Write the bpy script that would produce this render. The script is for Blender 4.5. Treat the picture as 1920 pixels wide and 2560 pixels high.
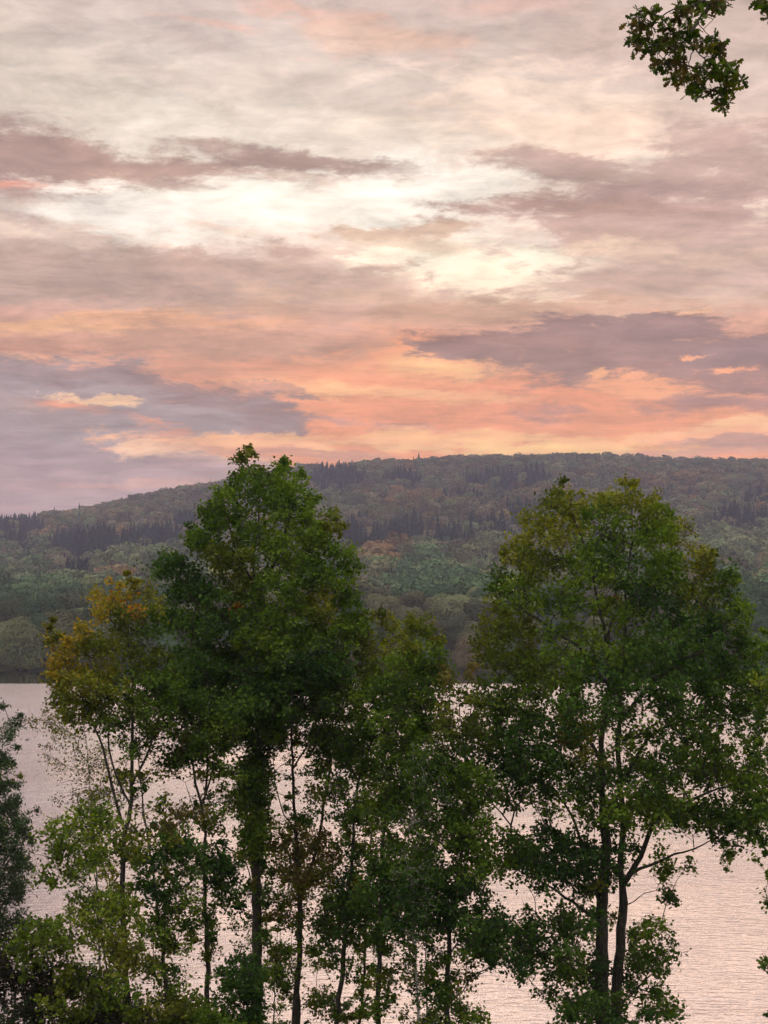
import bpy, math, random
import numpy as np
from mathutils import Vector
R = math.radians
random.seed(7)
rng = np.random.default_rng(11)
scn = bpy.context.scene
for o in list(bpy.data.objects):
    bpy.data.objects.remove(o, do_unlink=True)
col = scn.collection

# ---------------------------------------------------------------- camera
CAM_Z = 20.0
W, H = 1659.0, 2212.0                     # the picture grid the layout was measured on
F = 50.0 / 36.0 * H
HOR = 1298.0                              # eye level row
PITCH = math.atan((HOR - H / 2) / F)
cd = bpy.data.cameras.new('camera')
cd.sensor_fit = 'VERTICAL'; cd.sensor_height = 36.0; cd.lens = 50.0
cd.clip_start = 0.1; cd.clip_end = 20000
cam = bpy.data.objects.new('camera', cd); col.objects.link(cam)
cam.location = (0, 0, CAM_Z); cam.rotation_euler = (R(90) + PITCH, 0, 0)
scn.camera = cam
scn.render.resolution_x = 768; scn.render.resolution_y = 1024
scn.view_settings.view_transform = 'Standard'
scn.view_settings.look = 'None'
scn.view_settings.exposure = 0.0
scn.view_settings.gamma = 1.0
try:
    scn.cycles.volume_bounces = 0
    scn.cycles.max_bounces = 8
    scn.cycles.diffuse_bounces = 3
    scn.cycles.transmission_bounces = 4
except Exception:
    pass

def ray(x, y):
    cx = (x - W / 2) / F; cy = (H / 2 - y) / F
    c, s = math.cos(PITCH), math.sin(PITCH)
    return (cx, c - s * cy, s + c * cy)
def pix(x, y, Y):
    d = ray(x, y); k = Y / d[1]
    return np.array((d[0] * k, Y, CAM_Z + d[2] * k))
def ang(x, y):
    d = ray(x, y)
    return math.atan2(d[0], d[1]), math.atan2(d[2], math.hypot(d[0], d[1]))
def proj(p):
    """world points (N,3) -> layout grid x, y"""
    c, s = math.cos(PITCH), math.sin(PITCH)
    z = p[:, 2] - CAM_Z
    f = p[:, 1] * c + z * s; u = -p[:, 1] * s + z * c
    return W / 2 + F * p[:, 0] / f, H / 2 - F * u / f
def lin(c):
    return tuple((v / 255 / 12.92) if v / 255 <= 0.04045 else ((v / 255 + 0.055) / 1.055) ** 2.4 for v in c)

# ---------------------------------------------------------------- sky
SUN_EL, SUN_AZ = 10.0, 7.5
world = bpy.data.worlds.new('World'); scn.world = world; world.use_nodes = True
nt = world.node_tree; nt.nodes.clear()
NW, LK = nt.nodes.new, nt.links.new
def setin(s, v):
    if hasattr(v, 'is_output'): LK(v, s)
    else: s.default_value = v
def math_(op, a, b=None, c=None, clamp=False):
    n = NW('ShaderNodeMath'); n.operation = op; n.use_clamp = clamp
    setin(n.inputs[0], a)
    if b is not None: setin(n.inputs[1], b)
    if c is not None: setin(n.inputs[2], c)
    return n.outputs[0]
def comb(x, y, z=0.0):
    n = NW('ShaderNodeCombineXYZ'); setin(n.inputs[0], x); setin(n.inputs[1], y); setin(n.inputs[2], z); return n.outputs[0]
def noise(vec, scale, detail=4.0, rough=0.55, dist=0.0, out='Fac'):
    n = NW('ShaderNodeTexNoise'); n.noise_dimensions = '2D'
    LK(vec, n.inputs['Vector']); n.inputs['Scale'].default_value = scale
    n.inputs['Detail'].default_value = detail; n.inputs['Roughness'].default_value = rough
    n.inputs['Distortion'].default_value = dist
    return n.outputs[out]
def mixc(f, a, b, blend='MIX'):
    n = NW('ShaderNodeMix'); n.data_type = 'RGBA'; n.blend_type = blend; n.clamp_factor = True
    setin(n.inputs[0], f); setin(n.inputs[6], a); setin(n.inputs[7], b)
    return n.outputs[2]
def smooth(v, a, b, x=0.0, y=1.0):
    n = NW('ShaderNodeMapRange'); n.interpolation_type = 'SMOOTHSTEP'
    setin(n.inputs[0], v)
    for i, q in enumerate((a, b, x, y)): n.inputs[i + 1].default_value = q
    return n.outputs[0]
tc = NW('ShaderNodeTexCoord')
sep = NW('ShaderNodeSeparateXYZ'); LK(tc.outputs['Generated'], sep.inputs[0])
dx, dy, dz = sep.outputs
az = math_('ARCTAN2', dx, dy)
el = math_('ARCSINE', dz)
# the cloud deck seen in perspective: streaks close up towards the horizon
zz = math_('ADD', math_('MAXIMUM', dz, 0.0), 0.10)
deck = comb(math_('DIVIDE', dx, zz), math_('DIVIDE', dy, zz), 0.0)
deckw = comb(math_('MULTIPLY', math_('DIVIDE', dx, zz), .55), math_('DIVIDE', dy, zz), 0.0)
flat = comb(math_('MULTIPLY', az, 1.0), math_('MULTIPLY', el, 2.6), 0.0)
flat2 = comb(math_('MULTIPLY', az, .8), math_('MULTIPLY', el, 3.2), 3.0)
# rolled out direction coordinates, warped so that every cloud gets a ragged edge
nw = NW('ShaderNodeVectorMath'); nw.operation = 'SUBTRACT'
LK(noise(flat, 13.0, 7.0, 0.66, 0.2, 'Color'), nw.inputs[0]); nw.inputs[1].default_value = (.5, .5, .5)
nv = NW('ShaderNodeVectorMath'); nv.operation = 'MULTIPLY'
LK(nw.outputs[0], nv.inputs[0]); nv.inputs[1].default_value = (0.10, 0.024, 0)
na = NW('ShaderNodeVectorMath'); na.operation = 'ADD'
LK(comb(az, el, 0.0), na.inputs[0]); LK(nv.outputs[0], na.inputs[1])
UV = na.outputs[0]
edge = math_('SUBTRACT', math_('ADD', math_('MULTIPLY', noise(deck, 3.0, 8.0, 0.70, 0.15), .62), math_('MULTIPLY', noise(flat2, 22.0, 6.0, 0.66, 0.3), .38)), 0.5)

ramp = NW('ShaderNodeValToRGB')
LK(math_('DIVIDE', el, 1.6, clamp=True), ramp.inputs[0])
stops = [(1100, (206, 174, 174)), (1000, (243, 168, 122)), (930, (239, 165, 126)), (850, (229, 168, 140)), (770, (224, 170, 148)), (700, (222, 178, 161)),
         (620, (220, 190, 178)), (540, (232, 208, 194)), (440, (244, 226, 212)), (340, (240, 224, 212)),
         (240, (228, 212, 203)), (120, (220, 202, 194)), (0, (212, 193, 187))]
els = ramp.color_ramp.elements
first = True
for y, c in stops:
    p = ang(W / 2, y)[1] / 1.6
    e = els[0] if first else els.new(p)
    e.position = p; e.color = (*lin(c), 1); first = False
els[-1].position = max(els[-1].position, 0.30)
e = els.new(0.62); e.color = (1.15, 1.08, 1.04, 1)
e = els.new(1.0); e.color = (1.35, 1.32, 1.32, 1)
acc = ramp.outputs[0]
# away from the sunset the deck is cooler and greyer
away = smooth(math_('ABSOLUTE', az), 0.7, 2.2)
back = mixc(smooth(el, 0.05, 0.75), (*lin((150, 146, 150)), 1), (1.3, 1.27, 1.25, 1))
acc = mixc(math_('MULTIPLY', away, 0.9), acc, back)
# x, y, half width, half height, tilt (deg, + = falls to the right), colour, strength, softness, raggedness
CL = [
 (1120, 860, 640, 120, 0, (247, 168, 126), .6, .9, .5),
 (260, 230, 430, 130, 0, (234, 224, 218), .8, .7, 1.0),
 (80, 180, 200, 120, 0, (216, 200, 192), .5, .7, .6),
 (420, 60, 300, 60, 4, (214, 200, 197), .7, .8, 1.0),
 (640, 215, 260, 60, 8, (214, 198, 192), .6, .7, 1.2),
 (640, 22, 120, 14, 6, (236, 190, 174), .5, .8, 1.4),
 (450, 45, 70, 9, 6, (236, 190, 176), .5, .9, 1.4),
 (900, 85, 190, 26, 4, (238, 196, 176), .55, .8, 1.6),
 (1120, 10, 130, 26, 0, (218, 172, 162), .6, .8, 1.2),
 (1280, 60, 330, 100, 3, (212, 188, 182), .6, .8, 1.4),
 (1500, 130, 260, 130, 0, (216, 194, 188), .7, .8, 1.3),
 (1160, 225, 230, 75, 8, (250, 228, 206), .85, .8, 1.4),
 (1000, 275, 220, 40, 0, (236, 212, 196), .4, .8, 1.4),
 (1330, 300, 240, 40, 4, (238, 212, 196), .5, .8, 1.6),
 (1580, 280, 120, 70, 0, (222, 200, 192), .6, .7, 1.2),
 (620, 300, 420, 50, 2, (240, 228, 218), .6, .8, 1.0),
 # the bright opening
 (680, 460, 520, 80, 2, (255, 240, 222), 1, .6, 1.2),
 (640, 440, 300, 45, 2, (255, 250, 236), .9, .7, 1.1),
 (300, 455, 220, 42, 0, (255, 246, 230), .9, .7, 1.2),
 (930, 395, 200, 50, 0, (255, 246, 232), .9, .7, 1.4),
 (1040, 590, 330, 50, 9, (255, 236, 208), .95, .6, 1.9),
 (1150, 560, 110, 22, 10, (255, 246, 220), .8, .8, 2.0),
 (870, 560, 120, 24, 8, (255, 244, 218), .8, .8, 2.0),
 (1080, 640, 160, 18, 4, (250, 226, 196), .8, .8, 2.0),
 (1250, 600, 60, 30, 0, (252, 232, 208), .6, .9, 2.0),
 # long dark bar, upper left
 (60, 345, 330, 46, 7, (182, 156, 154), .95, .45, .9),
 (290, 368, 300, 26, 5, (186, 158, 154), .85, .5, 1.0),
 (20, 330, 160, 32, 6, (176, 152, 152), .7, .6, .9),
 (640, 352, 250, 18, 6, (194, 168, 162), .8, .55, 1.3),
 (720, 366, 180, 15, 5, (178, 154, 152), .85, .5, 1.1),
 (560, 395, 240, 14, 2, (214, 182, 168), .6, .7, 1.2),
 (90, 418, 210, 24, -3, (196, 164, 158), .8, .6, 1.1),
 (55, 404, 62, 8, 0, (232, 170, 154), .8, .7, 1.2),
 (40, 470, 75, 16, 3, (192, 168, 164), .7, .7, 1.3),
 (440, 488, 90, 8, 5, (244, 216, 196), .6, .9, 1.5),
 (640, 445, 330, 34, 2, (255, 249, 238), .9, .7, 1.5),
 (280, 462, 190, 26, 0, (255, 245, 232), .8, .7, 1.3),
 (960, 410, 130, 34, 0, (255, 246, 232), .8, .8, 1.6),
 # right hand masses
 (1130, 335, 140, 16, 4, (216, 186, 174), .7, .7, 1.6),
 (1190, 360, 150, 24, 6, (194, 166, 162), .8, .6, 1.5),
 (1540, 400, 320, 70, 0, (202, 174, 168), .9, .5, 1.2),
 (1420, 450, 330, 40, 0, (200, 170, 166), .9, .5, 1.2),
 (1480, 408, 240, 14, -1, (186, 160, 160), .7, .7, 1.2),
 (1250, 448, 190, 20, 2, (186, 156, 152), .9, .6, 1.2),
 (1420, 415, 230, 16, 1, (188, 160, 158), .8, .6, 1.2),
 (1480, 510, 300, 36, 5, (206, 176, 170), .9, .6, 1.4),
 (1300, 505, 160, 12, 5, (206, 176, 166), .7, .7, 1.8),
 (1330, 540, 90, 12, 5, (244, 216, 194), .6, .8, 1.8),
 (1600, 590, 260, 50, 0, (210, 182, 174), .8, .6, 1.4),
 (1500, 560, 200, 10, 4, (232, 202, 186), .5, .9, 1.6),
 (1400, 625, 260, 26, 2, (208, 178, 168), .8, .6, 1.6),
 (1560, 640, 90, 24, -4, (226, 198, 186), .6, .8, 1.4),
 # left hand grey banks
 (860, 500, 190, 14, -4, (226, 194, 174), .8, .7, 1.9),
 (640, 540, 110, 24, 6, (200, 170, 160), .9, .6, 1.4),
 (860, 530, 140, 10, 4, (228, 196, 176), .5, .8, 1.9),
 (40, 540, 300, 24, 2, (206, 182, 174), .8, .6, 1.1),
 (180, 600, 520, 46, 1, (200, 174, 166), .95, .5, 1.0),
 (620, 590, 220, 28, 3, (210, 180, 168), .8, .6, 1.4),
 (560, 640, 400, 24, 0, (204, 174, 163), .8, .6, 1.2),
 (820, 640, 260, 18, 2, (226, 190, 170), .6, .7, 1.7),
 (1000, 675, 420, 20, 0, (212, 170, 156), .8, .7, 1.3),
 # orange streaks between the banks
 (150, 700, 230, 16, -3, (246, 194, 162), .9, .7, 1.5),
 (420, 700, 240, 12, 0, (242, 186, 158), .8, .8, 1.6),
 (120, 735, 240, 14, 0, (216, 168, 154), .7, .7, 1.2),
 (560, 745, 330, 32, 2, (206, 162, 150), .9, .6, 1.2),
 (330, 790, 260, 22, 4, (222, 168, 150), .7, .7, 1.1),
 (60, 768, 170, 7, 5, (244, 188, 162), .8, .7, 1.2),
 (960, 775, 190, 42, 0, (248, 176, 144), .95, .7, 1.3),
 (1000, 795, 130, 24, 0, (255, 204, 160), 1, .8, 1.3),
 (1000, 760, 60, 14, 6, (255, 184, 152), .7, .8, 1.4),
 (1200, 870, 420, 60, 0, (240, 162, 134), .8, .7, 1.0),
 (1390, 690, 90, 7, -4, (255, 198, 164), .9, .7, 1.4),
 # dark cloud over the right hand ridge
 (1310, 735, 260, 30, 1, (156, 128, 136), 1, .35, 1.0),
 (1420, 760, 280, 44, 3, (158, 130, 137), 1, .4, .9),
 (1400, 712, 130, 18, 4, (158, 130, 138), .95, .4, 1.2),
 (1150, 742, 150, 11, 3, (170, 132, 134), .9, .5, 1.3),
 (1250, 785, 170, 42, 2, (164, 132, 137), .95, .45, 1.2),
 (1570, 775, 200, 36, 4, (168, 136, 142), .95, .45, 1.2),
 (1540, 830, 220, 30, 3, (176, 138, 142), .9, .5, 1.3),
 (1620, 760, 90, 22, 0, (162, 134, 144), .8, .5, 1.1),
 (1500, 765, 34, 4, 2, (250, 180, 150), .9, .6, 1.4),
 (1380, 838, 96, 24, 3, (252, 180, 146), .95, .6, 1.6),
 (1290, 806, 20, 8, 0, (255, 190, 150), .8, .7, 1.6),
 (1570, 798, 34, 5, 0, (255, 180, 144), .9, .6, 1.4),
 (1600, 850, 70, 6, 3, (252, 182, 146), .85, .7, 1.4),
 (1620, 872, 140, 16, 3, (182, 140, 144), .8, .6, 1.2),
 (1440, 884, 50, 9, 2, (196, 144, 136), .8, .7, 1.5),
 (1220, 892, 72, 13, 0, (200, 146, 138), .8, .7, 1.5),
 # big lilac bank, lower left
 (700, 845, 260, 14, 2, (252, 186, 150), .9, .7, 1.5),
 (780, 848, 80, 10, 2, (255, 200, 158), .8, .8, 1.5),
 (920, 850, 54, 7, 0, (255, 196, 160), .8, .7, 1.5),
 (280, 822, 180, 10, 4, (248, 186, 162), .7, .7, 1.2),
 (60, 815, 250, 38, 4, (168, 150, 160), .97, .4, 1.1),
 (300, 850, 260, 30, 7, (166, 142, 149), .95, .4, 1.1),
 (480, 882, 170, 34, 6, (166, 140, 146), .95, .4, 1.1),
 (610, 905, 44, 30, 10, (160, 135, 142), .85, .6, 1.1),
 (470, 930, 60, 14, 0, (190, 148, 146), .5, .7, 1.4),
 (90, 940, 350, 80, 2, (178, 163, 174), .97, .45, .9),
 (60, 1010, 330, 40, 0, (180, 160, 172), .8, .5, .8),
 (200, 868, 74, 9, 3, (250, 208, 180), .95, .5, 1.3),
 (60, 872, 110, 14, 6, (190, 166, 166), .7, .6, 1.2),
 (560, 840, 60, 7, 0, (240, 176, 152), .6, .7, 1.4),
 (740, 900, 74, 11, 4, (196, 150, 146), .8, .7, 1.3),
 (885, 927, 56, 7, 0, (188, 142, 138), .8, .7, 1.4),
 # low gold bands over the ridge
 (470, 962, 190, 20, 2, (255, 206, 164), .95, .6, 1.4),
 (370, 980, 78, 17, 8, (255, 222, 184), .9, .6, 1.3),
 (560, 975, 180, 10, 0, (236, 172, 150), .7, .7, 1.3),
 (900, 962, 330, 12, 3, (254, 198, 150), .9, .7, 1.6),
 (1000, 935, 150, 8, 2, (252, 196, 152), .6, .8, 1.8),
 (820, 990, 240, 6, 1, (255, 196, 150), .7, .7, 1.4),
 (700, 982, 140, 8, 0, (214, 156, 146), .6, .7, 1.3),
 (1000, 945, 420, 8, 1, (255, 208, 150), .85, .8, 1.5),
 (1180, 970, 330, 12, 1, (255, 218, 156), 1, .7, 1.1),
 (700, 955, 260, 9, 1, (255, 206, 156), .8, .8, 1.3),
 (1230, 975, 200, 8, 2, (255, 216, 150), .95, .7, 1.5),
 (1300, 958, 170, 6, 1, (255, 206, 152), .8, .7, 1.6),
 (1600, 922, 150, 15, -8, (255, 210, 160), .95, .6, 1.3),
 (1530, 945, 80, 12, -4, (255, 196, 150), .8, .7, 1.3),
 (1620, 955, 140, 12, -2, (206, 158, 154), .85, .5, 1.2),
 (1530, 982, 180, 10, 0, (228, 168, 160), .7, .6, 1.0),
 (400, 1003, 60, 17, 0, (190, 160, 164), .8, .6, 1.2),
 (150, 1055, 420, 38, 0, (200, 172, 178), .85, .6, .8),
 (280, 1052, 150, 7, -1, (230, 182, 174), .6, .8, 1.2),
 (90, 1085, 200, 14, 0, (206, 178, 184), .7, .7, .8),
]
for (cx, cy, rx, ry, tilt, c, st, sf, rg) in CL:
    if cy < 660: c = (min(255, c[0] + 1), min(248, c[1] + 1), min(238, c[2] + (8 if c[0] > 244 else -2)))
    elif cy > 900 and c[0] > 248: c = (255, c[1] - 8, c[2] - 4)
    elif c[2] >= 212: pass
    elif c[0] >= 205: c = (c[0] - 1, c[1] + 1, c[2] - 7)            # lit undersides: peach rather than pink
    else: c = (c[0] + 1, c[1] + 1, c[2] - 4)
    if c[0] < 188: rx, ry = rx * 1.12, ry * 1.22; c = (c[0] + 1, c[1] - 1, c[2] - 5); sf *= 1.2
    u, v = ang(cx, cy)
    m = NW('ShaderNodeMapping'); m.vector_type = 'TEXTURE'
    ch = NW('ShaderNodeVectorMath'); ch.operation = 'MULTIPLY_ADD'      # keeps the chain evaluated one cloud after another
    LK(acc, ch.inputs[0]); ch.inputs[1].default_value = (1e-7, 1e-7, 0); LK(UV, ch.inputs[2])
    LK(ch.outputs[0], m.inputs['Vector'])
    m.inputs['Location'].default_value = (u, v, 0)
    m.inputs['Rotation'].default_value = (0, 0, R(-tilt))
    m.inputs['Scale'].default_value = (rx * 1.12 / F, ry * 1.12 / F, 1)
    ln = NW('ShaderNodeVectorMath'); ln.operation = 'LENGTH'; LK(m.outputs[0], ln.inputs[0])
    d = math_('MULTIPLY_ADD', edge, (.45 + rg * .75) * 3.6, ln.outputs['Value'])
    sf *= .8; msk = smooth(d, 1.0 + sf, 1.0 - sf, 0.0, min(1, st * 1.05))
    acc = mixc(msk, acc, (*lin(c), 1))
# fine wisps over everything
fine = math_('SUBTRACT', noise(deckw, 5.0, 7.0, 0.70, 0.2), 0.5)
fine2 = math_('SUBTRACT', noise(flat, 26.0, 7.0, 0.6, 0.5), 0.5)
gain = math_('ADD', math_('MULTIPLY_ADD', fine, 1.15, .99), math_('MULTIPLY', fine2, 0.6))
gm = NW('ShaderNodeGamma'); LK(acc, gm.inputs[0]); gm.inputs[1].default_value = 1.22
wb = NW('ShaderNodeVectorMath'); wb.operation = 'MULTIPLY'; LK(gm.outputs[0], wb.inputs[0]); wb.inputs[1].default_value = (1.0, .985, .94)
vm = NW('ShaderNodeVectorMath'); vm.operation = 'SCALE'; LK(wb.outputs[0], vm.inputs[0]); LK(gain, vm.inputs['Scale'])
sky = NW('ShaderNodeTexSky'); sky.sky_type = 'NISHITA'; sky.sun_disc = False
sky.sun_elevation = R(SUN_EL); sky.sun_rotation = R(SUN_AZ)
bg1 = NW('ShaderNodeBackground'); LK(sky.outputs[0], bg1.inputs[0]); bg1.inputs[1].default_value = 0.05
bg2 = NW('ShaderNodeBackground'); LK(vm.outputs[0], bg2.inputs[0]); bg2.inputs[1].default_value = 1.21
mx = NW('ShaderNodeMixShader'); mx.inputs[0].default_value = 0.96
LK(bg1.outputs[0], mx.inputs[1]); LK(bg2.outputs[0], mx.inputs[2])
wo = NW('ShaderNodeOutputWorld'); LK(mx.outputs[0], wo.inputs[0])
try:
    world.cycles.sampling_method = 'NONE'
except Exception:
    pass

# ---------------------------------------------------------------- sun (veiled by the cloud deck)
sd = bpy.data.lights.new('sun', 'SUN'); sd.energy = 0.6; sd.angle = R(40); sd.color = (1.0, 0.74, 0.52)
sun = bpy.data.objects.new('sun', sd); col.objects.link(sun)
sv = Vector((math.sin(R(SUN_AZ)) * math.cos(R(SUN_EL)), math.cos(R(SUN_AZ)) * math.cos(R(SUN_EL)), math.sin(R(SUN_EL))))
sun.rotation_euler = (-sv).to_track_quat('-Z', 'Y').to_euler()

# ---------------------------------------------------------------- helpers
def tag(o, label=None, cat=None, group=None, kind=None):
    if label: o['label'] = label
    if cat: o['category'] = cat
    if group: o['group'] = group
    if kind: o['kind'] = kind
    return o
def empty(name, loc):
    o = bpy.data.objects.new(name, None); col.objects.link(o); o.location = loc
    o.empty_display_size = 0.5
    return o
def mesh_np(name, verts, faces, mat, smooth_=False, colors=None):
    """faces: list of (M,k) index arrays; colors: (N,3) per vertex"""
    me = bpy.data.meshes.new(name)
    verts = np.asarray(verts, dtype=np.float32)
    me.vertices.add(len(verts)); me.vertices.foreach_set('co', verts.ravel())
    loops = np.concatenate([f.ravel() for f in faces]).astype(np.int32)
    tot = np.concatenate([np.full(len(f), f.shape[1], np.int32) for f in faces])
    st = np.concatenate(([0], np.cumsum(tot)[:-1])).astype(np.int32)
    me.loops.add(len(loops)); me.loops.foreach_set('vertex_index', loops)
    me.polygons.add(len(tot)); me.polygons.foreach_set('loop_start', st); me.polygons.foreach_set('loop_total', tot)
    me.polygons.foreach_set('use_smooth', np.full(len(tot), smooth_, bool))
    if colors is not None:
        a = me.color_attributes.new('tint', 'FLOAT_COLOR', 'POINT')
        a.data.foreach_set('color', np.hstack([colors, np.ones((len(colors), 1))]).astype(np.float32).ravel())
    me.update(calc_edges=True)
    if mat: me.materials.append(mat)
    return me
def obj(name, me, parent=None):
    o = bpy.data.objects.new(name, me); col.objects.link(o)
    if parent: o.parent = parent
    return o

# ---------------------------------------------------------------- materials
def newmat(name):
    m = bpy.data.materials.new(name); m.use_nodes = True
    m.node_tree.nodes.clear(); return m, m.node_tree
def leafmat(name, trans=0.38, rough=0.6, spec=0.15):
    m, t = newmat(name); n, l = t.nodes.new, t.links.new
    at = n('ShaderNodeAttribute'); at.attribute_name = 'tint'
    p = n('ShaderNodeBsdfPrincipled'); l(at.outputs['Color'], p.inputs['Base Color'])
    p.inputs['Roughness'].default_value = rough; p.inputs['Specular IOR Level'].default_value = spec
    tr = n('ShaderNodeBsdfTranslucent')
    hs = n('ShaderNodeHueSaturation'); hs.inputs['Saturation'].default_value = 1.15; hs.inputs['Value'].default_value = 1.3
    l(at.outputs['Color'], hs.inputs['Color']); l(hs.outputs[0], tr.inputs[0])
    x = n('ShaderNodeMixShader'); x.inputs[0].default_value = trans
    l(p.outputs[0], x.inputs[1]); l(tr.outputs[0], x.inputs[2])
    o = n('ShaderNodeOutputMaterial'); l(x.outputs[0], o.inputs[0])
    return m
M_leaf = leafmat('leaf')
M_far = leafmat('far_foliage', 0.15, 0.8, 0.1)
def barkmat(name, c1, c2, scale, birch=False):
    m, t = newmat(name); n, l = t.nodes.new, t.links.new
    tcn = n('ShaderNodeTexCoord'); mp = n('ShaderNodeMapping'); mp.inputs['Scale'].default_value = (scale, scale, scale * (1.0 if birch else 0.18))
    if birch: mp.inputs['Scale'].default_value = (scale * 0.25, scale * 0.25, scale * 1.4)
    l(tcn.outputs['Object'], mp.inputs[0])
    no = n('ShaderNodeTexNoise'); no.inputs['Scale'].default_value = 3.0; no.inputs['Detail'].default_value = 8; no.inputs['Roughness'].default_value = 0.65
    l(mp.outputs[0], no.inputs['Vector'])
    cr = n('ShaderNodeValToRGB'); cr.color_ramp.elements[0].position = 0.40 if birch else 0.32; cr.color_ramp.elements[1].position = 0.50 if birch else 0.68
    cr.color_ramp.elements[0].color = (*c1, 1); cr.color_ramp.elements[1].color = (*c2, 1)
    l(no.outputs[0], cr.inputs[0])
    p = n('ShaderNodeBsdfPrincipled'); p.inputs['Roughness'].default_value = 0.9; p.inputs['Specular IOR Level'].default_value = 0.15
    l(cr.outputs[0], p.inputs['Base Color'])
    b = n('ShaderNodeBump'); b.inputs['Strength'].default_value = 0.6; b.inputs['Distance'].default_value = 0.03
    l(no.outputs[0], b.inputs['Height']); l(b.outputs[0], p.inputs['Normal'])
    o = n('ShaderNodeOutputMaterial'); l(p.outputs[0], o.inputs[0])
    return m
M_bark = barkmat('oak_bark', (0.016, 0.014, 0.011), (0.13, 0.115, 0.098), 9)
M_birch = barkmat('birch_bark', (0.035, 0.03, 0.028), (0.36, 0.33, 0.30), 6, True)
M_grey = barkmat('grey_bark', (0.03, 0.027, 0.025), (0.11, 0.10, 0.09), 8)

m, t = newmat('soil'); n, l = t.nodes.new, t.links.new
tcn = n('ShaderNodeTexCoord')
no = n('ShaderNodeTexNoise'); no.inputs['Scale'].default_value = 0.35; no.inputs['Detail'].default_value = 12; no.inputs['Roughness'].default_value = .7
l(tcn.outputs['Object'], no.inputs['Vector'])
cr = n('ShaderNodeValToRGB')
cr.color_ramp.elements[0].position = .35; cr.color_ramp.elements[0].color = (0.028, 0.030, 0.014, 1)
cr.color_ramp.elements[1].position = .7; cr.color_ramp.elements[1].color = (0.075, 0.075, 0.03, 1)
l(no.outputs[0], cr.inputs[0])
p = n('ShaderNodeBsdfPrincipled'); p.inputs['Roughness'].default_value = .95; p.inputs['Specular IOR Level'].default_value = .1
l(cr.outputs[0], p.inputs['Base Color'])
b = n('ShaderNodeBump'); b.inputs['Strength'].default_value = .8; b.inputs['Distance'].default_value = .3
l(no.outputs[0], b.inputs['Height']); l(b.outputs[0], p.inputs['Normal'])
o = n('ShaderNodeOutputMaterial'); l(p.outputs[0], o.inputs[0]); M_soil = m

# water: wind ripples, calmer in the lee of the far bank
m, t = newmat('lake_water'); n, l = t.nodes.new, t.links.new
tcn = n('ShaderNodeTexCoord')
def wn(sc, scale, det, rough=.55):
    mp = n('ShaderNodeMapping'); mp.inputs['Scale'].default_value = sc; l(tcn.outputs['Object'], mp.inputs[0])
    q = n('ShaderNodeTexNoise'); q.inputs['Scale'].default_value = scale; q.inputs['Detail'].default_value = det; q.inputs['Roughness'].default_value = rough
    l(mp.outputs[0], q.inputs['Vector']); return q.outputs[0]
def wm(op, a, b_, c_=None):
    q = n('ShaderNodeMath'); q.operation = op
    for i, v in enumerate((a, b_, c_)):
        if v is None: continue
        if hasattr(v, 'is_output'): l(v, q.inputs[i])
        else: q.inputs[i].default_value = v
    return q.outputs[0]
rip = wn((.55, 1.7, 1), 1.5, 4, .55)
swl = wn((1.0, 1.8, 1), 0.22, 3, .5)
pat = wn((1.0, 2.6, 1), 0.018, 4, .6)
spd = n('ShaderNodeSeparateXYZ'); l(tcn.outputs['Object'], spd.inputs[0])
far_ = n('ShaderNodeMapRange'); l(spd.outputs[1], far_.inputs[0])
far_.inputs[1].default_value = 70; far_.inputs[2].default_value = 240; far_.inputs[3].default_value = .9; far_.inputs[4].default_value = 2.6   # the open lake is choppier than the lee of the bank
hgt = wm('MULTIPLY', wm('SUBTRACT', wm('ADD', rip, wm('MULTIPLY', swl, 1.2)), 1.1), far_.outputs[0])
sp = n('ShaderNodeSeparateXYZ'); l(tcn.outputs['Object'], sp.inputs[0])
edgey = wm('ADD', sp.outputs[1], wm('MULTIPLY', wm('SUBTRACT', pat, .5), 14.0))
mr = n('ShaderNodeMapRange'); mr.interpolation_type = 'SMOOTHSTEP'; l(edgey, mr.inputs[0])
mr.inputs[1].default_value = 343; mr.inputs[2].default_value = 349; mr.inputs[3].default_value = 1.0; mr.inputs[4].default_value = 0.02
stn = wm('MULTIPLY', mr.outputs[0], wm('MAXIMUM', wm('MULTIPLY_ADD', pat, 2.6, -.45), .25))
b = n('ShaderNodeBump'); b.inputs['Distance'].default_value = .16; l(hgt, b.inputs['Height']); l(stn, b.inputs['Strength'])
p = n('ShaderNodeBsdfPrincipled'); p.inputs['Base Color'].default_value = (0.62, 0.565, 0.60, 1); p.inputs['Metallic'].default_value = 1.0
rg2 = n('ShaderNodeMapRange'); l(mr.outputs[0], rg2.inputs[0]); rg2.inputs[3].default_value = .02; rg2.inputs[4].default_value = .2; l(rg2.outputs[0], p.inputs['Roughness']); p.inputs['IOR'].default_value = 1.9; p.inputs['Specular IOR Level'].default_value = .5
l(b.outputs[0], p.inputs['Normal'])
o = n('ShaderNodeOutputMaterial'); l(p.outputs[0], o.inputs[0]); M_water = m

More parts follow.
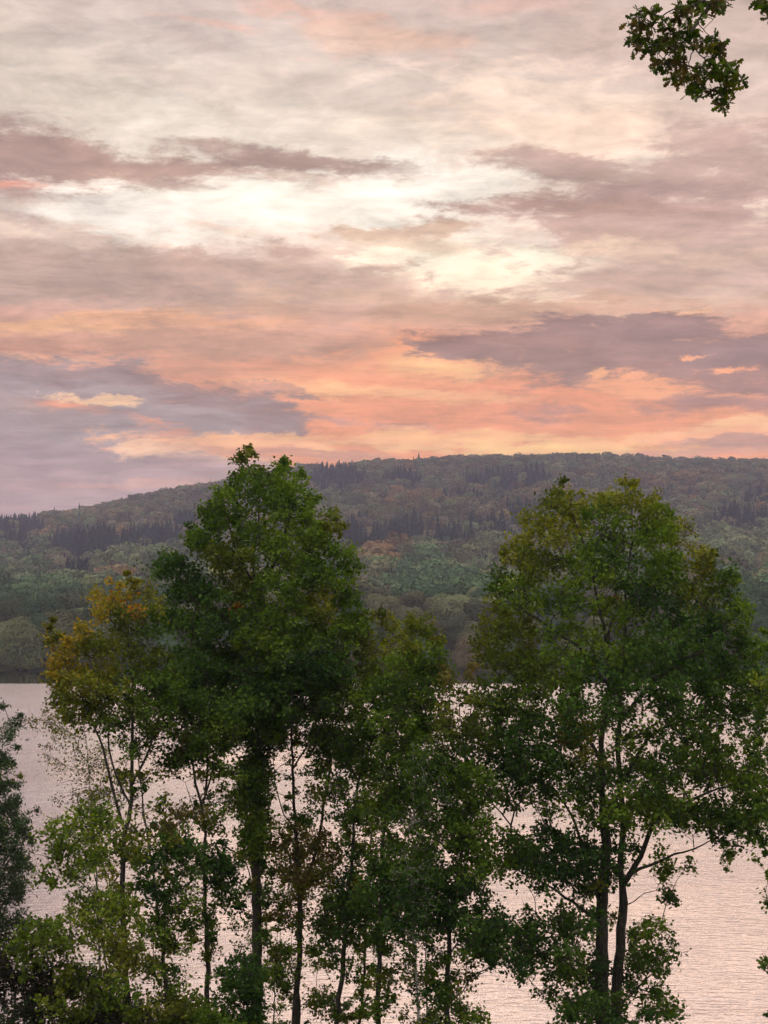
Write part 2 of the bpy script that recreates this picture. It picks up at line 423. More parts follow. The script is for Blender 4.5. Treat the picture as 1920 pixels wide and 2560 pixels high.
# ---------------------------------------------------------------- terrain
SHORE_N, SHORE_F, RIDGE = 52.0, 411.0, 1700.0
rx_ = np.array([-1200, -300, 0, 110, 200, 300, 400, 500, 660, 800, 900, 1000, 1100, 1200, 1300, 1400, 1500, 1659, 2000, 2900.])
ry_ = np.array([1215, 1145, 1124, 1115, 1103, 1080, 1062, 1044, 1011, 1005, 1002, 996, 992, 989, 989, 994, 1001, 1003, 1030, 1120.])
def vnoise(x, y, s, seed=0.0):
    x = x / s + seed; y = y / s - seed
    return (np.sin(x * 1.7 + np.sin(y * 1.3) * 1.2) + np.sin(y * 1.9 + 1.1 * np.sin(x * 1.1 + 2)) + .6 * np.sin(x * 3.7 + y * 2.9 + 1) + .4 * np.sin(y * 5.3 - x * 4.1)) / 3
def terrain(x, y):
    x = np.asarray(x, float); y = np.asarray(y, float)
    near = np.interp(y, [-80, -10, 3, 12, 22, 36, 46, SHORE_N, SHORE_N + 12, 75], [20, 18.7, 18.2, 13.5, 9.0, 5.0, 2.2, 0.15, -3, -6])
    near = near + 3.2 * np.clip((-5.0 - x) / 4.0, 0, 1) * np.clip((y - 22) / 8, 0, 1) * np.clip((46 - y) / 7, 0, 1)
    near = near + vnoise(x, y, 5.0) * .25
    px = W / 2 + F * x / np.maximum(y, 50)
    top = CAM_Z + (HOR - np.interp(px, rx_, ry_)) / F * RIDGE - 8
    t = (y - SHORE_F) / (RIDGE - SHORE_F)
    prof = np.interp(t, [0, .03, .10, .2, .35, .5, .68, .85, .95, 1.0, 1.15, 1.6, 3], [.0, .02, .055, .10, .20, .33, .56, .83, .965, 1.0, .96, .6, .3])
    far = .2 + top * prof + vnoise(x, y, 90.0, 3.) * 6 * np.clip(t * 3, 0, 1) * np.clip((1.05 - t) * 5, .15, 1)
    bank = SHORE_F + 3.5 * np.sin(x / 31.0) + 2.0 * np.sin(x / 11.0 + 1)
    far = np.where(y < bank, -6 + 6.2 * np.clip((y - bank + 25) / 25, 0, 1), far)
    far = np.where(y < bank, np.minimum(far, -.3 + (y - bank) * .05), np.maximum(far, .25))
    return np.where(y < 75, near, np.where(y < 380, -6, far))
ys = np.concatenate([np.arange(-80, 75, 1.5), np.arange(75, 380, 30), np.arange(380, 470, 3.0), np.arange(470, 1900, 16), np.arange(1900, 4200, 120)])
us = np.linspace(-1, 1, 141); us = np.sign(us) * (np.abs(us) ** 1.3)
wid = 120 + np.maximum(ys, 0) * .75
X = us[None, :] * wid[:, None]; Y = np.repeat(ys[:, None], len(us), 1)
Z = terrain(X, Y)
nv_, nu_ = X.shape
idx = np.arange(nv_ * nu_).reshape(nv_, nu_)
fq = np.stack([idx[:-1, :-1], idx[:-1, 1:], idx[1:, 1:], idx[1:, :-1]], -1).reshape(-1, 4)
g = obj('ground', mesh_np('ground', np.stack([X, Y, Z], -1).reshape(-1, 3), [fq], M_soil, True))
tag(g, kind='structure')
wv = np.array([(-900, 48, 0), (900, 48, 0), (900, 425, 0), (-900, 425, 0)], float)
wtr = obj('water', mesh_np('water', wv, [np.array([[0, 1, 2, 3]])], M_water)); tag(wtr, kind='structure')

# ---------------------------------------------------------------- foliage geometry
def unit(v): return v / np.maximum(np.linalg.norm(v, axis=-1, keepdims=True), 1e-9)
def leaf_quads(C, size, up=.6, aspect=.34, nrm=None, jit=1.0, droop=0.0):
    """one folded leaf (a quad) per centre"""
    N = len(C)
    nn = rng.normal(size=(N, 3)) * jit
    nn = nn + (np.array([0, 0, up]) if nrm is None else nrm)
    nn = unit(nn)
    a = unit(np.cross(nn, rng.normal(size=(N, 3))))
    a[:, 2] -= droop; a = unit(a)
    b_ = unit(np.cross(nn, a)); s = size[:, None]
    v0 = C - a * s * .5; v2 = C + a * s * .5
    v1 = C + b_ * s * aspect + nn * s * .06 + a * s * .08; v3 = C - b_ * s * aspect + nn * s * .06 + a * s * .08
    V = np.stack([v0, v1, v2, v3], 1).reshape(-1, 3)
    return V, np.arange(N * 4).reshape(N, 4)
# an oak leaf outline with rounded lobes, on the unit length
OAK = np.array([(0, 0), (.09, .12), (.06, .2), (.2, .3), (.1, .42), (.3, .56), (.14, .66), (.24, .84), (.1, .9), (0, 1.0),
                (-.1, .9), (-.24, .84), (-.14, .66), (-.3, .56), (-.1, .42), (-.2, .3), (-.06, .2), (-.09, .12)])
def oak_leaves(C, size, up=.3):
    N = len(C); K = len(OAK)
    nn = unit(rng.normal(size=(N, 3)) + np.array([0, -.2, up])); a = unit(np.cross(nn, rng.normal(size=(N, 3)))); a[:, 2] -= .25; a = unit(a)
    b_ = unit(np.cross(nn, a)); s = size[:, None, None]
    V = C[:, None, :] + s * (OAK[None, :, 0:1] * b_[:, None, :] + (OAK[None, :, 1:2]) * a[:, None, :] + np.abs(OAK[None, :, 0:1]) * nn[:, None, :] * .35)
    base = (np.arange(N) * K)[:, None]
    half1 = np.concatenate([base + np.arange(0, 10)[None, :]], 1)
    half2 = np.concatenate([base + np.array([0, 9, 10, 11, 12, 13, 14, 15, 16, 17])[None, :]], 1)
    return V.reshape(-1, 3), [half1, half2], K

class Tubes:
    def __init__(s): s.V = []; s.Fc = []; s.n = 0
    def add(s, P, Rr, sides=6):
        P = np.asarray(P, float); Rr = np.asarray(Rr, float); k = len(P)
        if k < 2: return
        T = unit(np.gradient(P, axis=0))
        ref = np.array([1.0, 0, 0]) if abs(T[0][0]) < .8 else np.array([0, 1.0, 0])
        B = unit(np.cross(T, ref)); N_ = np.cross(B, T)
        th = np.arange(sides) / sides * 2 * np.pi
        ring = P[:, None, :] + Rr[:, None, None] * (np.cos(th)[None, :, None] * B[:, None, :] + np.sin(th)[None, :, None] * N_[:, None, :])
        i = s.n + np.arange(k * sides).reshape(k, sides)
        f = np.stack([i[:-1], np.roll(i[:-1], -1, 1), np.roll(i[1:], -1, 1), i[1:]], -1).reshape(-1, 4)
        s.V.append(ring.reshape(-1, 3)); s.Fc.append(f); s.n += k * sides
    def mesh(s, name, mat): return mesh_np(name, np.concatenate(s.V), [np.concatenate(s.Fc)], mat, True)

def catmull(P, step):
    P = np.asarray(P, float); out = []
    Q = np.vstack([2 * P[0] - P[1], P, 2 * P[-1] - P[-2]])
    for i in range(1, len(Q) - 2):
        k = max(2, int(np.linalg.norm(Q[i + 1] - Q[i]) / step))
        for j in range(k):
            t_ = j / k
            out.append(.5 * ((2 * Q[i]) + (-Q[i - 1] + Q[i + 1]) * t_ + (2 * Q[i - 1] - 5 * Q[i] + 4 * Q[i + 1] - Q[i + 2]) * t_ ** 2 + (-Q[i - 1] + 3 * Q[i] - 3 * Q[i + 1] + Q[i + 2]) * t_ ** 3))
    out.append(Q[-2]); return np.array(out)

# natural leaf colours (linear albedo)
PAL = {
 'green': [(.058, .118, .014), (.088, .155, .016), (.125, .185, .019)],
 'deep':  [(.036, .090, .018), (.056, .120, .020), (.078, .145, .023)],
 'olive': [(.090, .130, .014), (.130, .160, .018), (.170, .175, .022)],
 'yellow': [(.13, .155, .020), (.22, .20, .022), (.32, .22, .024)],
 'orange': [(.20, .10, .02), (.30, .13, .02), (.26, .16, .02)],
 'brown': [(.13, .11, .030), (.16, .12, .030), (.12, .125, .030)],
 'lime':  [(.115, .185, .020), (.150, .215, .026), (.190, .230, .030)],
 'grey':  [(.056, .096, .036), (.072, .112, .046), (.044, .080, .030)],
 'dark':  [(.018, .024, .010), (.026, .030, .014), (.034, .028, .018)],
}
def palcol(kind, n_, clump):
    P = np.array(PAL[kind]); i = np.clip((clump * .6 + rng.random(n_) * .4) * 3, 0, 2.999).astype(int)
    c = P[i] * (0.72 + .56 * rng.random((n_, 1))) * (.72 + .56 * clump)  # random leaf tone, widened per clump to imitate lit and shaded clumps
    return c

def grow(stems, targets, alpha=.28, step=.3, tip=.006, expo=2.3, wiggle=.05):
    """greedy branching skeleton: stems [(points, r0, parent_hint)], then every target is joined by a curved branch"""
    pos, par, plen, direc, fixed = [], [], [], [], []
    for (pts, r0, r1, attach) in stems:
        pts = catmull(pts, step)
        pts[1:-1] += rng.normal(size=(len(pts) - 2, 3)) * wiggle * .35
        if attach and pos:
            d = np.linalg.norm(np.array(pos) - pts[0], axis=1); prev = int(np.argmin(d))
        else: prev = -1
        L = len(pts)
        for k, p_ in enumerate(pts):
            if k == 0 and prev >= 0: continue
            pos.append(p_); par.append(prev); plen.append(0 if prev < 0 else plen[prev] + step * .35)
            direc.append(pts[min(k + 1, L - 1)] - pts[max(k - 1, 0)])
            fixed.append(r0 + (r1 - r0) * k / (L - 1)); prev = len(pos) - 1
    T_ = np.asarray(targets); n_ = len(T_)
    pos = list(pos)
    best = np.full(n_, 1e9); bi = np.zeros(n_, int); done = np.zeros(n_, bool); tips = np.zeros(n_, int)
    def upd(i0):
        P_ = np.array(pos[i0:]); pl = np.array(plen[i0:])
        d = np.linalg.norm(T_[:, None, :] - P_[None], axis=2)
        c = d + alpha * pl[None] + .55 * np.maximum(0, P_[None, :, 2] - T_[:, None, 2] + .35 * d)
        j = np.argmin(c, 1); v = c[np.arange(n_), j]
        mk = v < best; best[mk] = v[mk]; bi[mk] = j[mk] + i0
    i0 = 0
    zmin = min(p_[2] for p_ in pos)
    upd(0)
    for _ in range(n_):
        c = np.where(done, 1e9, best); j = int(np.argmin(c)); done[j] = True
        a = bi[j]; A = pos[a]; B = T_[j]; d = np.linalg.norm(B - A)
        k = max(1, int(d / step)); dr = unit(direc[a]); mid = A + (B - A) * .45 + dr * d * .16 + np.array([0, 0, d * .06])
        i0 = len(pos); prev = a
        for q in range(1, k + 1):
            t_ = q / k; pt = (1 - t_) ** 2 * A + 2 * t_ * (1 - t_) * mid + t_ * t_ * B
            if q < k: pt = pt + rng.normal(size=3) * wiggle
            pos.append(pt); par.append(prev); plen.append(plen[prev] + d / k); direc.append(pt - pos[prev]); fixed.append(0); prev = len(pos) - 1
        tips[j] = prev
        upd(i0)
    pos = np.array(pos); par = np.array(par); N = len(pos)
    acc_ = np.zeros(N); haskid = np.zeros(N, bool); haskid[par[par >= 0]] = True
    acc_[~haskid] = tip ** expo
    order = np.arange(N)[::-1]
    for i in order:
        if par[i] >= 0: acc_[par[i]] += acc_[i]
    rad = acc_ ** (1 / expo)
    fx = np.array(fixed)
    big = fx.max(); fx = np.where(fx < .125, fx * .72, fx)
    rad = np.where(fx > 0, np.maximum(fx, np.minimum(rad, fx * 1.1)), np.minimum(rad, .06))
    # chains
    kids = [[] for _ in range(N)]
    for i in range(N):
        if par[i] >= 0: kids[par[i]].append(i)
    tb = Tubes(); stack = [(i, None) for i in range(N) if par[i] < 0]
    while stack:
        s, pr = stack.pop(); ch = [s]
        while kids[ch[-1]]:
            ks = sorted(kids[ch[-1]], key=lambda q: (fx[q] > 0, rad[q]))
            for q in ks[:-1]: stack.append((q, ch[-1]))
            ch.append(ks[-1])
        P_ = [pos[i] for i in ch]; r_ = [rad[i] for i in ch]
        if pr is not None: P_ = [pos[pr]] + P_; r_ = [min(r_[0] * 1.1, rad[pr])] + r_
        r_[-1] *= .6
        big = max(r_)
        tb.add(P_, r_, 9 if big > .08 else (6 if big > .03 else 4))
    return tb

def tree(name, label, cat, Y, stems, clumps, bark, size=.10, D=2.0, dens=6.0, nleaf=60, srad=.30, group=None,
         crown='crown', aspect=.34, droop=0., attach_first=False, step=.28, twigs=5, trunkname='trunk', spread=1.0, tip=.008, grow_k=True, fuzz=24):
    """stems: [(pixel polyline, r0, r1, attach, dY)], clumps: [(x, y, rx, ry, palette[, density])]"""
    S = []
    for st in stems:
        pl, r0, r1, at = st[:4]; dY = st[4] if len(st) > 4 else 0.0; dE = st[5] if len(st) > 5 else dY
        k = len(pl)
        S.append(([pix(x, y, Y + dY + (dE - dY) * i / (k - 1)) for i, (x, y) in enumerate(pl)], r0, r1, at))
    base = S[0][0][0].copy()
    gz = float(terrain(base[0], base[1]))
    if base[2] > gz:                              # bring the foot down to the bank
        pts = S[0][0]; foot = np.array([base[0] + rng.normal() * .1, base[1], gz - .25])
        S[0] = ([foot] + pts, S[0][1] * 1.25, S[0][2], S[0][3]); base = foot
        for i in range(1, len(S)):
            if not S[i][3]:
                p0 = S[i][0][0]
                if p0[2] > gz: S[i] = ([np.array([p0[0], p0[1], gz - .25])] + S[i][0], S[i][1] * 1.2, S[i][2], False)
    m_px = Y / F
    if fuzz:                                      # shoots along the bare part of the stem
        sp_ = np.array(stems[0][0], float); clumps = list(clumps)
        for _ in range(fuzz):
            yy = random.uniform(max(1650, sp_[-1][1]), 2230); xx = np.interp(-yy, -sp_[:, 1], sp_[:, 0])
            clumps.append((xx + random.gauss(0, 30), yy, random.uniform(9, 26), random.uniform(8, 20), random.choice((G, DP, OL)), random.uniform(.25, .7)))
    xs = [c[0] for c in clumps]; x0 = np.mean(xs); half = max(1.0, (max(xs) - min(xs)) / 2 + 40)
    T_, K_, TN, RX = [], [], [], []
    for c in clumps:
        cx, cy, rx, ry, pal = c[:5]; dn = c[5] if len(c) > 5 else 1.0
        if pal == BR: rx *= 1.3; ry *= 1.3; dn *= .45
        if pal not in (YE, OR, GR, DK) and grow_k:
            q_ = .93 + .35 * min(1, max(0, (cy - 1420) / 80)); rx *= q_; ry *= q_
        a_m = math.pi * rx * ry * m_px ** 2
        hue = random.random()
        k = max(1, int(round(a_m * dens * dn * DENS * (.95 if cy < 1430 and grow_k else 1.0))))
        dd = D * math.sqrt(max(.12, 1 - ((cx - x0) / half) ** 2)) * min(1.0, .35 + rx / 90.0)
        for _ in range(k):
            for __ in range(20):
                a, b_ = random.uniform(-1, 1), random.uniform(-1, 1)
                if a * a + b_ * b_ < 1: break
            T_.append(pix(cx + a * rx * .93, cy + b_ * ry * .93, Y + random.uniform(-dd, dd))); K_.append(pal); RX.append(rx); TN.append(min(1, max(0, hue + random.uniform(-.35, .35))))
    T_ = np.array(T_)
    zg = terrain(T_[:, 0], T_[:, 1]) + .3
    T_[:, 2] = np.maximum(T_[:, 2], zg)
    tb = grow(S, T_, step=step, tip=tip)
    V, Fc, Cc = [], [], []; nb = 0
    for p_, pal, tn, rr_ in zip(T_, K_, TN, RX):
        sr = srad * random.uniform(.65, 1.25) * spread * max(.5, min(1.0, rr_ / 30.0))
        nl = int(nleaf * (random.uniform(.6, 1.35) if random.random() > .14 else .15))
        # twigs fan out from the end of the branch, leaves sit along their outer halves
        kt = twigs; dirs = unit(rng.normal(size=(kt, 3)) * np.array([1, 1, .7]) + np.array([0, 0, .15 - droop]))
        ends = p_ + dirs * sr * rng.uniform(.7, 1.35, (kt, 1))
        for e_ in ends: tb.add([p_, (p_ + e_) / 2 + rng.normal(size=3) * .02, e_], [.006, .005, .003], 3)
        w = rng.integers(0, kt, nl); t_ = rng.uniform(.25, 1.1, (nl, 1))
        C = p_ + (ends[w] - p_) * t_ + rng.normal(size=(nl, 3)) * sr * .32
        v, f = leaf_quads(C, size * 1.02 * rng.uniform(.65, 1.35, nl), up=.7, aspect=aspect, droop=droop)
        V.append(v); Fc.append(f + nb); nb += len(v)
        Cc.append(np.repeat(palcol(pal, nl, tn), 4, 0))
    V = np.concatenate(V) - base
    root = empty(name, base); tag(root, label, cat, group)
    me = tb.mesh(trunkname, bark)
    co = np.empty(len(me.vertices) * 3, np.float32); me.vertices.foreach_get('co', co)
    me.vertices.foreach_set('co', (co.reshape(-1, 3) - base.astype(np.float32)).ravel()); me.update()
    obj(trunkname, me, root)
    obj(crown, mesh_np(crown, V, [np.concatenate(Fc)], M_leaf, False, np.concatenate(Cc)), root)
    return root

#NEAR
DENS = 3.7
NT = 'trees on the near bank'
# --- the big twin-stemmed oak
G, DP, OL, YE, OR, BR, LI, GR, DK = 'green', 'deep', 'olive', 'yellow', 'orange', 'brown', 'lime', 'grey', 'dark'
tree('oak_tree', 'large broad oak with two side-by-side trunks, right of the grove', 'oak tree', 40,
 [([(1306, 2330), (1305, 2212), (1300, 2050), (1302, 1950), (1310, 1850), (1304, 1750), (1300, 1600), (1315, 1480), (1310, 1380), (1290, 1300), (1275, 1220), (1240, 1120), (1215, 1062)], .215, .02, False),
  ([(1334, 2330), (1333, 2150), (1345, 1950), (1340, 1870), (1346, 1780), (1340, 1700), (1336, 1600), (1342, 1500), (1348, 1400), (1355, 1250), (1365, 1150), (1362, 1050)], .17, .02, False, .35, 1.0),
  ([(1344, 1915), (1385, 1850), (1412, 1780), (1470, 1742), (1530, 1712), (1610, 1690)], .12, .02, True, .3, -1.5),
  ([(1365, 1885), (1420, 1862), (1500, 1832), (1570, 1795)], .06, .012, True, .3, 1.2),
  ([(1345, 1962), (1370, 1948), (1391, 1930)], .035, .015, True, .3, .2),
  ([(1300, 2000), (1240, 1950), (1180, 1910), (1120, 1880)], .07, .015, True, 0, -1),
  ([(1300, 1965), (1270, 1870), (1235, 1760), (1180, 1700), (1110, 1640)], .08, .015, True, 0, 1.4),
  ([(1342, 1560), (1385, 1500), (1440, 1450), (1530, 1400), (1600, 1380)], .09, .015, True, .5, -1.5),
  ([(1310, 1480), (1250, 1400), (1180, 1350), (1110, 1300)], .09, .015, True, 0, -1.6),
  ([(1308, 1430), (1330, 1330), (1420, 1230), (1480, 1170)], .08, .015, True, 0, 1.4),
  ([(1302, 1640), (1240, 1560), (1170, 1500), (1080, 1460)], .08, .015, True, 0, 1.5),
  ([(1340, 1700), (1400, 1600), (1470, 1560), (1600, 1540)], .09, .015, True, .5, 1.6),
  ([(1306, 2130), (1250, 2080), (1150, 2050), (1080, 2010)], .05, .012, True, 0, -1),
  ([(1335, 2180), (1390, 2120), (1430, 2060)], .04, .01, True, .3, -.5)],
 [(1215, 1060, 22, 30, OL), (1195, 1095, 32, 35, OL), (1235, 1100, 28, 40, OL), (1300, 1075, 22, 32, OL), (1355, 1048, 20, 32, OL), (1345, 1090, 40, 35, OL), (1412, 1082, 22, 25, OL), (1435, 1110, 22, 28, G),
  (1300, 1120, 55, 35, G), (1395, 1120, 50, 35, OL), (1150, 1140, 40, 28, OL), (1220, 1150, 60, 40, OL), (1310, 1170, 70, 40, G), (1410, 1170, 60, 45, G), (1465, 1150, 30, 35, OL),
  (1110, 1190, 32, 35, OL), (1170, 1210, 60, 45, OL), (1260, 1230, 70, 45, G), (1350, 1240, 70, 50, DP), (1440, 1230, 60, 45, G), (1505, 1215, 30, 30, OL), (1535, 1200, 16, 24, OL), 
  (1085, 1255, 32, 35, G), (1130, 1290, 60, 45, G), (1230, 1300, 60, 40, G, .8), (1330, 1320, 70, 40, G, .8), (1420, 1300, 70, 45, DP), (1500, 1290, 60, 45, OL), (1560, 1260, 35, 35, G), (1590, 1245, 18, 22, G),
  (1070, 1330, 35, 40, OL), (1120, 1370, 60, 40, OL), (1220, 1370, 60, 40, G, .6), (1320, 1390, 70, 45, G, .7), (1420, 1380, 80, 50, DP), (1520, 1360, 70, 50, DP), (1590, 1330, 35, 50, G),
  (1050, 1400, 35, 35, OL), (1110, 1440, 70, 35, OL), (1200, 1450, 80, 40, G), (1310, 1450, 80, 40, DP, .9), (1420, 1450, 80, 45, DP), (1520, 1430, 70, 45, DP), (1600, 1420, 40, 50, G), (1630, 1400, 22, 40, G),
  (1090, 1500, 55, 32, G, .9), (1180, 1520, 70, 35, G, .9), (1280, 1530, 60, 40, DP, .7), (1390, 1530, 70, 40, G, .55), (1480, 1510, 70, 35, DP, .7), (1580, 1500, 60, 45, G, .9), (1630, 1500, 25, 50, DP),
  (1080, 1570, 60, 40, G, .9), (1170, 1590, 70, 40, DP, .8), (1260, 1610, 50, 40, OL, .6), (1390, 1600, 60, 35, G, .45), (1480, 1600, 70, 35, G, .6), (1580, 1580, 60, 40, G, .6),
  (1090, 1640, 60, 40, DP), (1180, 1670, 70, 40, DP), (1260, 1690, 40, 30, DP, .7), (1390, 1680, 50, 35, DP, .7), (1480, 1660, 80, 35, G, .9), (1570, 1660, 70, 40, G, .9), (1620, 1690, 30, 40, G, .9),
  (1110, 1710, 60, 30, G, .6), (1200, 1740, 50, 30, G, .5), (1300, 1760, 40, 40, G, .5), (1360, 1760, 45, 40, G), (1430, 1750, 60, 28, G), (1530, 1760, 80, 30, G), (1610, 1760, 45, 35, G), (1590, 1800, 40, 28, G, .7), (1565, 1850, 15, 30, G, .7), (1500, 1790, 30, 15, G, .6),
  (1100, 1840, 50, 28, G, .9), (1170, 1830, 60, 35, DP), (1240, 1850, 50, 35, DP), (1130, 1880, 60, 20, G, .7), (1200, 1900, 50, 24, DP, .7), (1270, 1920, 28, 40, DP, .7),
  (1440, 1890, 16, 20, G, .8), (1447, 1930, 16, 25, G, .7), (1410, 1880, 25, 12, G, .6), (1380, 1850, 18, 14, G, .5), (1490, 1860, 15, 14, G, .6), (1430, 1840, 30, 10, G, .4),
  (1180, 2000, 60, 30, DP), (1240, 2030, 50, 30, DP, .9), (1120, 2060, 60, 25, DP, .8), (1180, 2090, 50, 25, DP, .8), (1060, 2030, 45, 28, DP), (1230, 2110, 30, 25, G, .7), (1275, 2100, 24, 40, DP, .6), (1190, 2150, 30, 14, G, .5),
  (1410, 2010, 30, 22, G, .7), (1435, 2050, 25, 25, G, .7), (1385, 2080, 30, 30, G, .8), (1430, 2100, 25, 20, G, .6), (1370, 2030, 18, 30, G, .6), (1270, 2180, 50, 30, DP), (1390, 2150, 40, 22, G, .8), (1430, 2180, 30, 25, G, .7), (1360, 2200, 45, 22, DP, .8), (1240, 2205, 30, 20, DP, .7),
  (1328, 1295, 12, 10, OR, 1), (1520, 1240, 25, 20, YE, .6), (1330, 1860, 40, 40, DP, .5), (1310, 1680, 25, 40, DP, .5), (1350, 2110, 20, 30, DP, .5), (1235, 1575, 22, 22, BR, 1)],
 M_bark, size=.115, D=3.2, dens=6.0, nleaf=52, srad=.30, group=NT, fuzz=8)

# --- the tallest tree, left of centre, ivy on its stem
tree('oak_tree', 'tallest tree of the grove, dark green pointed crown standing above the hill line', 'oak tree', 41,
 [([(553, 2330), (553, 2212), (555, 2050), (552, 1900), (548, 1800), (552, 1650), (556, 1500), (555, 1400), (552, 1280), (548, 1200), (560, 1120), (545, 1040), (528, 975)], .17, .015, False),
  ([(555, 1290), (600, 1200), (620, 1120), (615, 1020)], .06, .012, True, 0, .8),
  ([(553, 1270), (510, 1180), (480, 1080)], .05, .012, True, 0, -.8),
  ([(555, 1400), (620, 1320), (690, 1260), (740, 1210)], .07, .012, True, 0, -1.2),
  ([(556, 1420), (480, 1330), (410, 1260), (350, 1235)], .07, .012, True, 0, 1.0),
  ([(555, 1560), (610, 1480), (680, 1400), (730, 1330)], .07, .012, True, 0, 1.4),
  ([(553, 1600), (500, 1520), (440, 1450), (400, 1380)], .07, .012, True, 0, -1.4)],
 [(527, 972, 13, 16, OL), (545, 985, 15, 14, OL), (522, 1000, 18, 18, OL), (535, 1025, 26, 22, G), (560, 1010, 14, 12, OL), (606, 1000, 18, 14, G), (620, 1020, 26, 18, G), (650, 1015, 13, 16, G), (580, 1040, 40, 24, G), (500, 1040, 18, 20, G), (485, 1060, 32, 22, G), (640, 1055, 40, 28, G),
  (470, 1085, 32, 30, G), (550, 1080, 60, 35, G, .8), (630, 1090, 50, 35, G), (680, 1082, 15, 18, G), (455, 1115, 24, 28, G), (510, 1130, 60, 40, G), (600, 1140, 60, 40, G, .7), (665, 1130, 30, 35, G), (710, 1125, 26, 25, OL), (730, 1145, 16, 20, OL),
  (415, 1150, 26, 18, G), (450, 1165, 45, 28, G), (490, 1200, 60, 38, OL), (560, 1200, 50, 40, G, .6), (630, 1195, 60, 40, G), (700, 1180, 45, 35, G), (745, 1190, 24, 22, G), (755, 1225, 22, 20, G),
  (520, 1255, 50, 32, OL, .7), (600, 1260, 70, 40, G), (680, 1240, 55, 40, G), (735, 1250, 35, 22, G), 
  (375, 1200, 25, 16, G), (345, 1225, 32, 22, DP), (390, 1235, 45, 30, DP), (420, 1270, 45, 32, DP), (455, 1300, 40, 35, DP), (390, 1285, 32, 25, DP),
  (540, 1320, 60, 38, G), (620, 1330, 80, 42, G), (700, 1310, 60, 40, OL), (755, 1310, 32, 35, G), (480, 1360, 60, 38, DP), (420, 1350, 50, 35, DP), (570, 1390, 80, 42, G), (660, 1400, 80, 45, G), (740, 1370, 50, 38, G),
  (370, 1340, 35, 30, DP), (430, 1430, 65, 42, DP), (520, 1450, 70, 42, G), (610, 1460, 80, 42, DP), (700, 1450, 65, 42, DP), (560, 1520, 75, 40, DP), (640, 1520, 65, 38, G, .8), (470, 1500, 60, 40, DP), (400, 1490, 45, 38, G), (560, 1580, 50, 35, G), (610, 1570, 45, 30, G, .7), (510, 1570, 40, 30, G, .8),
  (550, 1650, 24, 45, G, 1.5), (545, 1730, 22, 50, G, 1.8), (550, 1800, 22, 45, G, 1.7), (556, 1850, 16, 30, G), (520, 1700, 25, 45, G, .5), (510, 1320, 12, 12, OR, 1)],
 M_bark, size=.11, D=2.6, dens=7.0, nleaf=62, srad=.28, group=NT)

# --- yellowing tree on the left
tree('oak_tree', 'yellowing tree with gold tips, leftmost tall tree of the grove above the water line', 'tree', 38,
 [([(278, 2330), (280, 2200), (270, 2080), (264, 1950), (268, 1820), (282, 1740), (285, 1600), (287, 1500), (280, 1400), (270, 1320), (285, 1262)], .13, .012, False),
  ([(268, 1800), (245, 1700), (212, 1590), (165, 1480), (130, 1410)], .06, .012, True, 0, -.8),
  ([(284, 1700), (330, 1600), (350, 1520), (345, 1450)], .05, .012, True, 0, 1.0),
  ([(280, 1740), (240, 1640), (235, 1540), (220, 1440)], .045, .012, True, 0, .8)],
 [(283, 1246, 14, 16, YE), (250, 1262, 20, 16, YE, 1.2), (300, 1275, 28, 18, YE), (230, 1295, 28, 22, YE), (275, 1300, 35, 24, OR, .7), (330, 1300, 26, 28, OL), (215, 1325, 26, 22, YE), (265, 1345, 45, 30, OL), (320, 1350, 40, 35, G),
  (108, 1352, 12, 16, YE), (105, 1375, 22, 16, YE, 1.2), (125, 1390, 28, 16, YE, 1.2), (178, 1362, 13, 18, YE), (185, 1385, 26, 18, YE), (135, 1415, 40, 22, YE), (205, 1400, 40, 28, OL), (250, 1410, 50, 35, OL), (320, 1420, 55, 38, OL),
  (110, 1470, 32, 14, YE, .9), (150, 1460, 45, 24, YE, .8), (225, 1470, 60, 32, OL), (310, 1490, 65, 40, G), (170, 1510, 55, 26, OL, .8), (240, 1530, 60, 32, OL, .8), (330, 1550, 50, 38, G, .7), (125, 1478, 28, 10, YE, .7),
  (280, 1590, 50, 28, G, .5), (150, 1550, 35, 18, OL, .5), (220, 1580, 40, 22, OL, .4), (360, 1600, 35, 25, BR, .5), (310, 1660, 40, 30, OL, .35), (250, 1690, 30, 30, OL, .35), (370, 1480, 45, 50, G)],
 M_bark, size=.10, D=2.0, dens=6.6, nleaf=56, srad=.27, group=NT)

tree('birch_tree', 'thin drooping birch with pale stem and sparse brownish leaves over open water', 'birch tree', 43,
 [([(216, 2330), (213, 2000), (206, 1850), (196, 1720), (188, 1620), (176, 1530)], .06, .01, False)],
 [(85, 1550, 20, 12, BR, .8), (100, 1570, 26, 16, BR, .8), (120, 1545, 20, 16, BR, .6), (150, 1585, 35, 25, OL, .5), (140, 1640, 30, 25, BR, .5), (180, 1640, 35, 30, OL, .4), (135, 1700, 22, 22, BR, .5), (175, 1715, 30, 25, BR, .5), (210, 1690, 30, 30, BR, .4), (240, 1620, 35, 30, OL, .4), (120, 1780, 18, 14, OL, .5), (110, 1600, 14, 22, BR, .5)],
 M_birch, size=.075, D=1.2, dens=5.5, nleaf=40, srad=.32, droop=.6, aspect=.3, group=NT)

